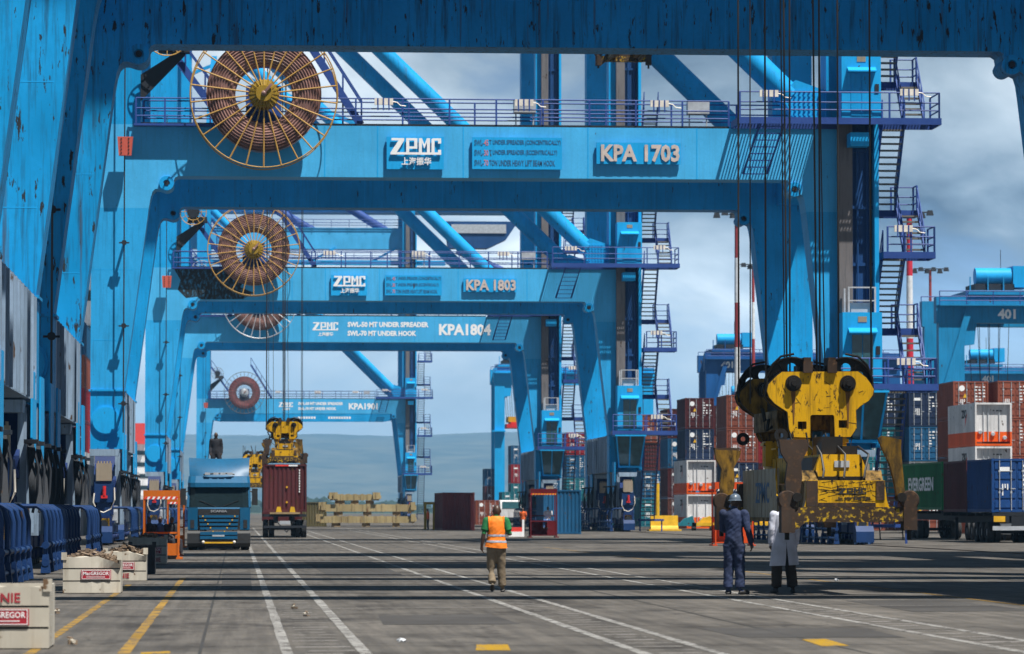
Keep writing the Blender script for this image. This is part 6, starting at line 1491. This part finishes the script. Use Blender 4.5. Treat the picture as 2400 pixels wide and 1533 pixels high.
# ------------------------------------------------------------------ yard gantries on tyres
RB = worn('yard_crane_blue', (0.012, 0.24, 0.50), chips=.25, streak=.4, fade=.15)
RD = worn('yard_crane_deep_blue', (0.008, 0.09, 0.30), chips=.25, streak=.4, fade=.15)
def rtg(label, x0, span, y, ht, num, mat, lw=1.9, trolley=.3, spread=False, tx0=6.2):
    o = thing('yard_gantry_crane', label, 'crane', (x0, y, 0), 0, 'yard gantry cranes behind the stacks')
    wb = 7.0
    for yy in (0, wb):
        for lx in (0, span - lw):
            MB().box(lx, lx + lw, yy, yy + 1.1, 1.2, ht).build('leg', mat, o)
            for k in (-.9, 1.0): MB().lathe([(.02, -.3), (.75, -.3), (.75, .3), (.02, .3)], (lx + lw / 2, yy + .5 + k, .75), 'x', 20).build('tyre', M['rubber'], o)
        MB().box(-.2, span + .2, yy, yy + 1.3, ht + .001, ht + 2.3).build('girder', mat, o)
        MB().prism([(lw, ht), (lw, ht - 2.0), (lw + .9, ht - 1.9), (lw + 1.1, ht)], yy + .1, yy + 1.0).build('haunch', mat, o)
        railing(o, [(0, yy + (-.5 if yy == 0 else 1.6), ht + 1.6), (span, yy + (-.5 if yy == 0 else 1.6), ht + 1.6)], 1.2, 2.4, .05)
        MB().box(0, span, yy + (-.7 if yy == 0 else 1.31), yy + (-.01 if yy == 0 else 1.7), ht + 1.5, ht + 1.6).build('walkway', mat, o)
    for lx in (0, span - lw): MB().box(lx + .1, lx + lw - .1, 1.1, wb, 1.2, 2.4).build('sill', mat, o)
    if num: text_mb(num, tx0, tx0 + 1.6, ht + .35, ht + 1.25, -.006, .01, .04).build('lettering', M['letw'], o)
    tx = span * trolley
    t = MB().box(tx - 2.6, tx + 2.6, -.2, wb + 1.3, ht + 2.5, ht + 2.9).build('trolley', mat, o)
    MB().tube((tx - 1.8, 1.2, ht + 4.2), (tx + 1.4, 1.2, ht + 4.2), .75, n=18).build('hoist_drum', M['bluelight'], t)
    MB().box(tx - 1.9, tx + 1.6, .4, 5, ht + 2.91, ht + 3.5).build('hoist_frame', M['dark'], t)
    MB().box(tx + 1.5, tx + 3.0, .4, 4, ht + 3.2, ht + 5.1).build('electric_house', M['bluelight'], t)
    for xx in (-2.4, -.8, .6): MB().box(tx + xx - .05, tx + xx + .05, .2, .3, ht + 2.91, ht + 4.1).build('stanchion', mat, t)
    MB().tube((tx + .6, 1.5, ht + 4.9), (tx + .6, 1.5, ht + 6.6), .03, n=5).build('aerial', M['dark'], t)
    if not spread: MB().bar((.2, -.3, ht - 7), (2.6, -.3, ht + .8), .5, .12).bar((.2, -.35, ht - 6), (2.6, -.35, ht + 1.8), .06, .06).build('access_stair', mat, o)
    MB().box(-.5, 1.6, -.9, -.01, ht - 7.3, ht - 7.1).build('landing', mat, o)
    zt = ht - 6.2 if spread else ht - 14
    for i in range(8):
        xx = tx - 1.6 + (i % 4) * 1.0; yy = 1.5 + (i // 4) * 4; MB().tube((xx, yy, ht + 2.5), (tx + (xx - tx) * .6, yy, zt + (1.2 if spread else 0)), .03, n=5).build('hoist_rope', M['rope'], o)
    s = thing_part('spreader', o)
    MB().box(tx - 1.0, tx + 1.0, 1, 6, zt + .4, zt + 1.2).build('head_block', M['yellow'], s); MB().box(tx - 1.3, tx + 1.3, .2, 7, zt - .5, zt + .1).box(tx - .6, tx + .6, .8, 6.4, zt + .101, zt + .399).build('frame', plain_red if spread else M['yellowdirty'], s)
    return o
p = at(2200, 740, 332); rtg('blue yard gantry numbered 401 rising above the right-hand stacks', p.x, 24, 332, 18.1, '401', RB, 2.3, .22, tx0=5.3)
p = at(2196, 840, 520); rtg('lower blue gantry with pale 401 seen through the first one', p.x - 3, 30, 520, 18.9, '401', RB, 2.0, .32, tx0=9.3)
p = at(1655, 870, 500); rtg('deep blue yard gantry left of the red and white mast', p.x, 26, 500, 20.0, '401', RD, 1.6, .13, tx0=2.0)
p = at(1606, 930, 620); rtg('far teal yard gantry behind the maroon stack top', p.x, 16, 620, 17.0, None, RB, 2.2, .6)
p = at(1144, 880, 570); rtg('pale blue far gantry with a red spreader hanging below it', p.x + 1.0, 24, 570, 20.6, None, M['bluelight'], 1.5, .13, True)

# ------------------------------------------------------------------ high-mast lights
MR = plain('mast_red', (0.32, 0.035, 0.035), .5); BR = plain('mast_bright_red', (0.6, 0.02, 0.045), .5)
def mast(label, px, ptop, Y, r, bands, red, head=True, base=0):
    p = at(px, ptop, Y); o = thing('light_mast', label, 'light mast', (p.x, Y, 0)); h = p.z
    for i in range(bands):
        z0 = h * i / bands; z1 = h * (i + 1) / bands
        MB().tube((0, 0, z0), (0, 0, z1), r * (1.3 - .5 * z0 / h), r * (1.3 - .5 * z1 / h), n=12).build('mast_band', red if i % 2 == 0 else M['white'], o)
    if head:
        MB().tube((-2.0, 0, h + .1), (2.0, 0, h + .1), .07, n=6).ring((0, 0, h - .1), .7, .06, 20, 5, 'z').build('head_frame', M['dark'], o)
        lm = MB().frus((-.32, .32, -.2, .2), (-.22, .22, -.12, .12), -.35, .12).mesh('floodlight', M['dark'])
        for k in range(6): obj('floodlight', lm, o, (-1.9 + k * .76, -.15, h - .1 + .25 * (k % 2)))
mast('tall red and white banded light mast left of the hoist ropes', 1727, 500, 350, .26, 7, MR)
mast('slimmer far light mast just right of the banded one', 1765, 622, 440, .2, 7, MR)
mast('light mast showing right of the near crane stairs', 2180, 632, 445, .2, 7, MR)
mast('thick red and white mast behind the near crane stairs', 2131, 500, 345, .32, 5, BR)

# ------------------------------------------------------------------ ships at the berth
def ship(label, x0, x1, y0, y1, zdeck, hullmat):
    o = thing('container_ship', label, 'ship', ((x0 + x1) / 2, (y0 + y1) / 2, -2.6)); w = (x1 - x0) / 2; l = (y1 - y0) / 2; h = zdeck + 2.6
    pl = [(-w * .5, -l), (w * .5, -l), (w, -l + 10), (w, l - 25), (w * .3, l), (-w * .3, l), (-w, l - 25), (-w, -l + 10)]
    MB().prism(pl, -2, h, 'z').build('hull', hullmat, o)
    MB().prism([(x * .99, y * .99) for x, y in pl], h + .001, h + .9, 'z').build('bulwark', CM['white'], o)
    return o, (x0 + x1) / 2, (y0 + y1) / 2
HULL = worn('ship_hull_dark', (0.02, 0.022, 0.035), chips=.3, streak=.3)
o, cx, cy = ship('dark-hulled container ship moored behind the left crane legs', -38, -11.2, 250, 470, 5.0, HULL)
MB().box(-12.5, 12.5, 6, 22, 8.5, 33).build('accommodation_block', CM['white'], o)
for k in range(5): MB().box(-11, 11, 5.9, 5.99, 14 + k * 3.4, 15 + k * 3.4).build('window_strip', M['glass'], o)
for i, (x, cols) in enumerate(((-13.2, ['red', 'red', 'rust', 'blue']), (-15.8, ['blue', 'red', 'navy', 'rust']), (-18.4, ['maroon', 'white', 'red', 'navy']))):
    for j, c in enumerate(cols):
        container('%s container aboard the moored ship, %s tier, %s column' % (c, TIER[j], ('quayside', 'middle', 'seaward')[i]), x, 300, 5.95 + j * 2.6, c, 'door', 12.19, group='containers on the moored ship', marks=j)
o, cx, cy = ship('far white and red ship beyond the blue truck', -44, -12, 900, 1060, 4.0, HULL)
MB().box(-13, 13, -60, -40, 6.6, 20).build('accommodation_block', CM['white'], o); MB().box(-4, 6, -62, -55, 20, 25).build('funnel', M['stripe_red'], o)
for k in range(4): MB().box(-12, 12, -60.1, -60.01, 9 + k * 2.8, 10 + k * 2.8).build('window_strip', M['glass'], o)
for k in range(3): MB().tube((-6 + k * 8, -30 + k * 12, 6), (-8 + k * 8, -20 + k * 12, 30), .5, n=8).build('derrick', M['white'] if k % 2 else M['stripe_red'], o)

bpy.data.scenes.remove(TMP)
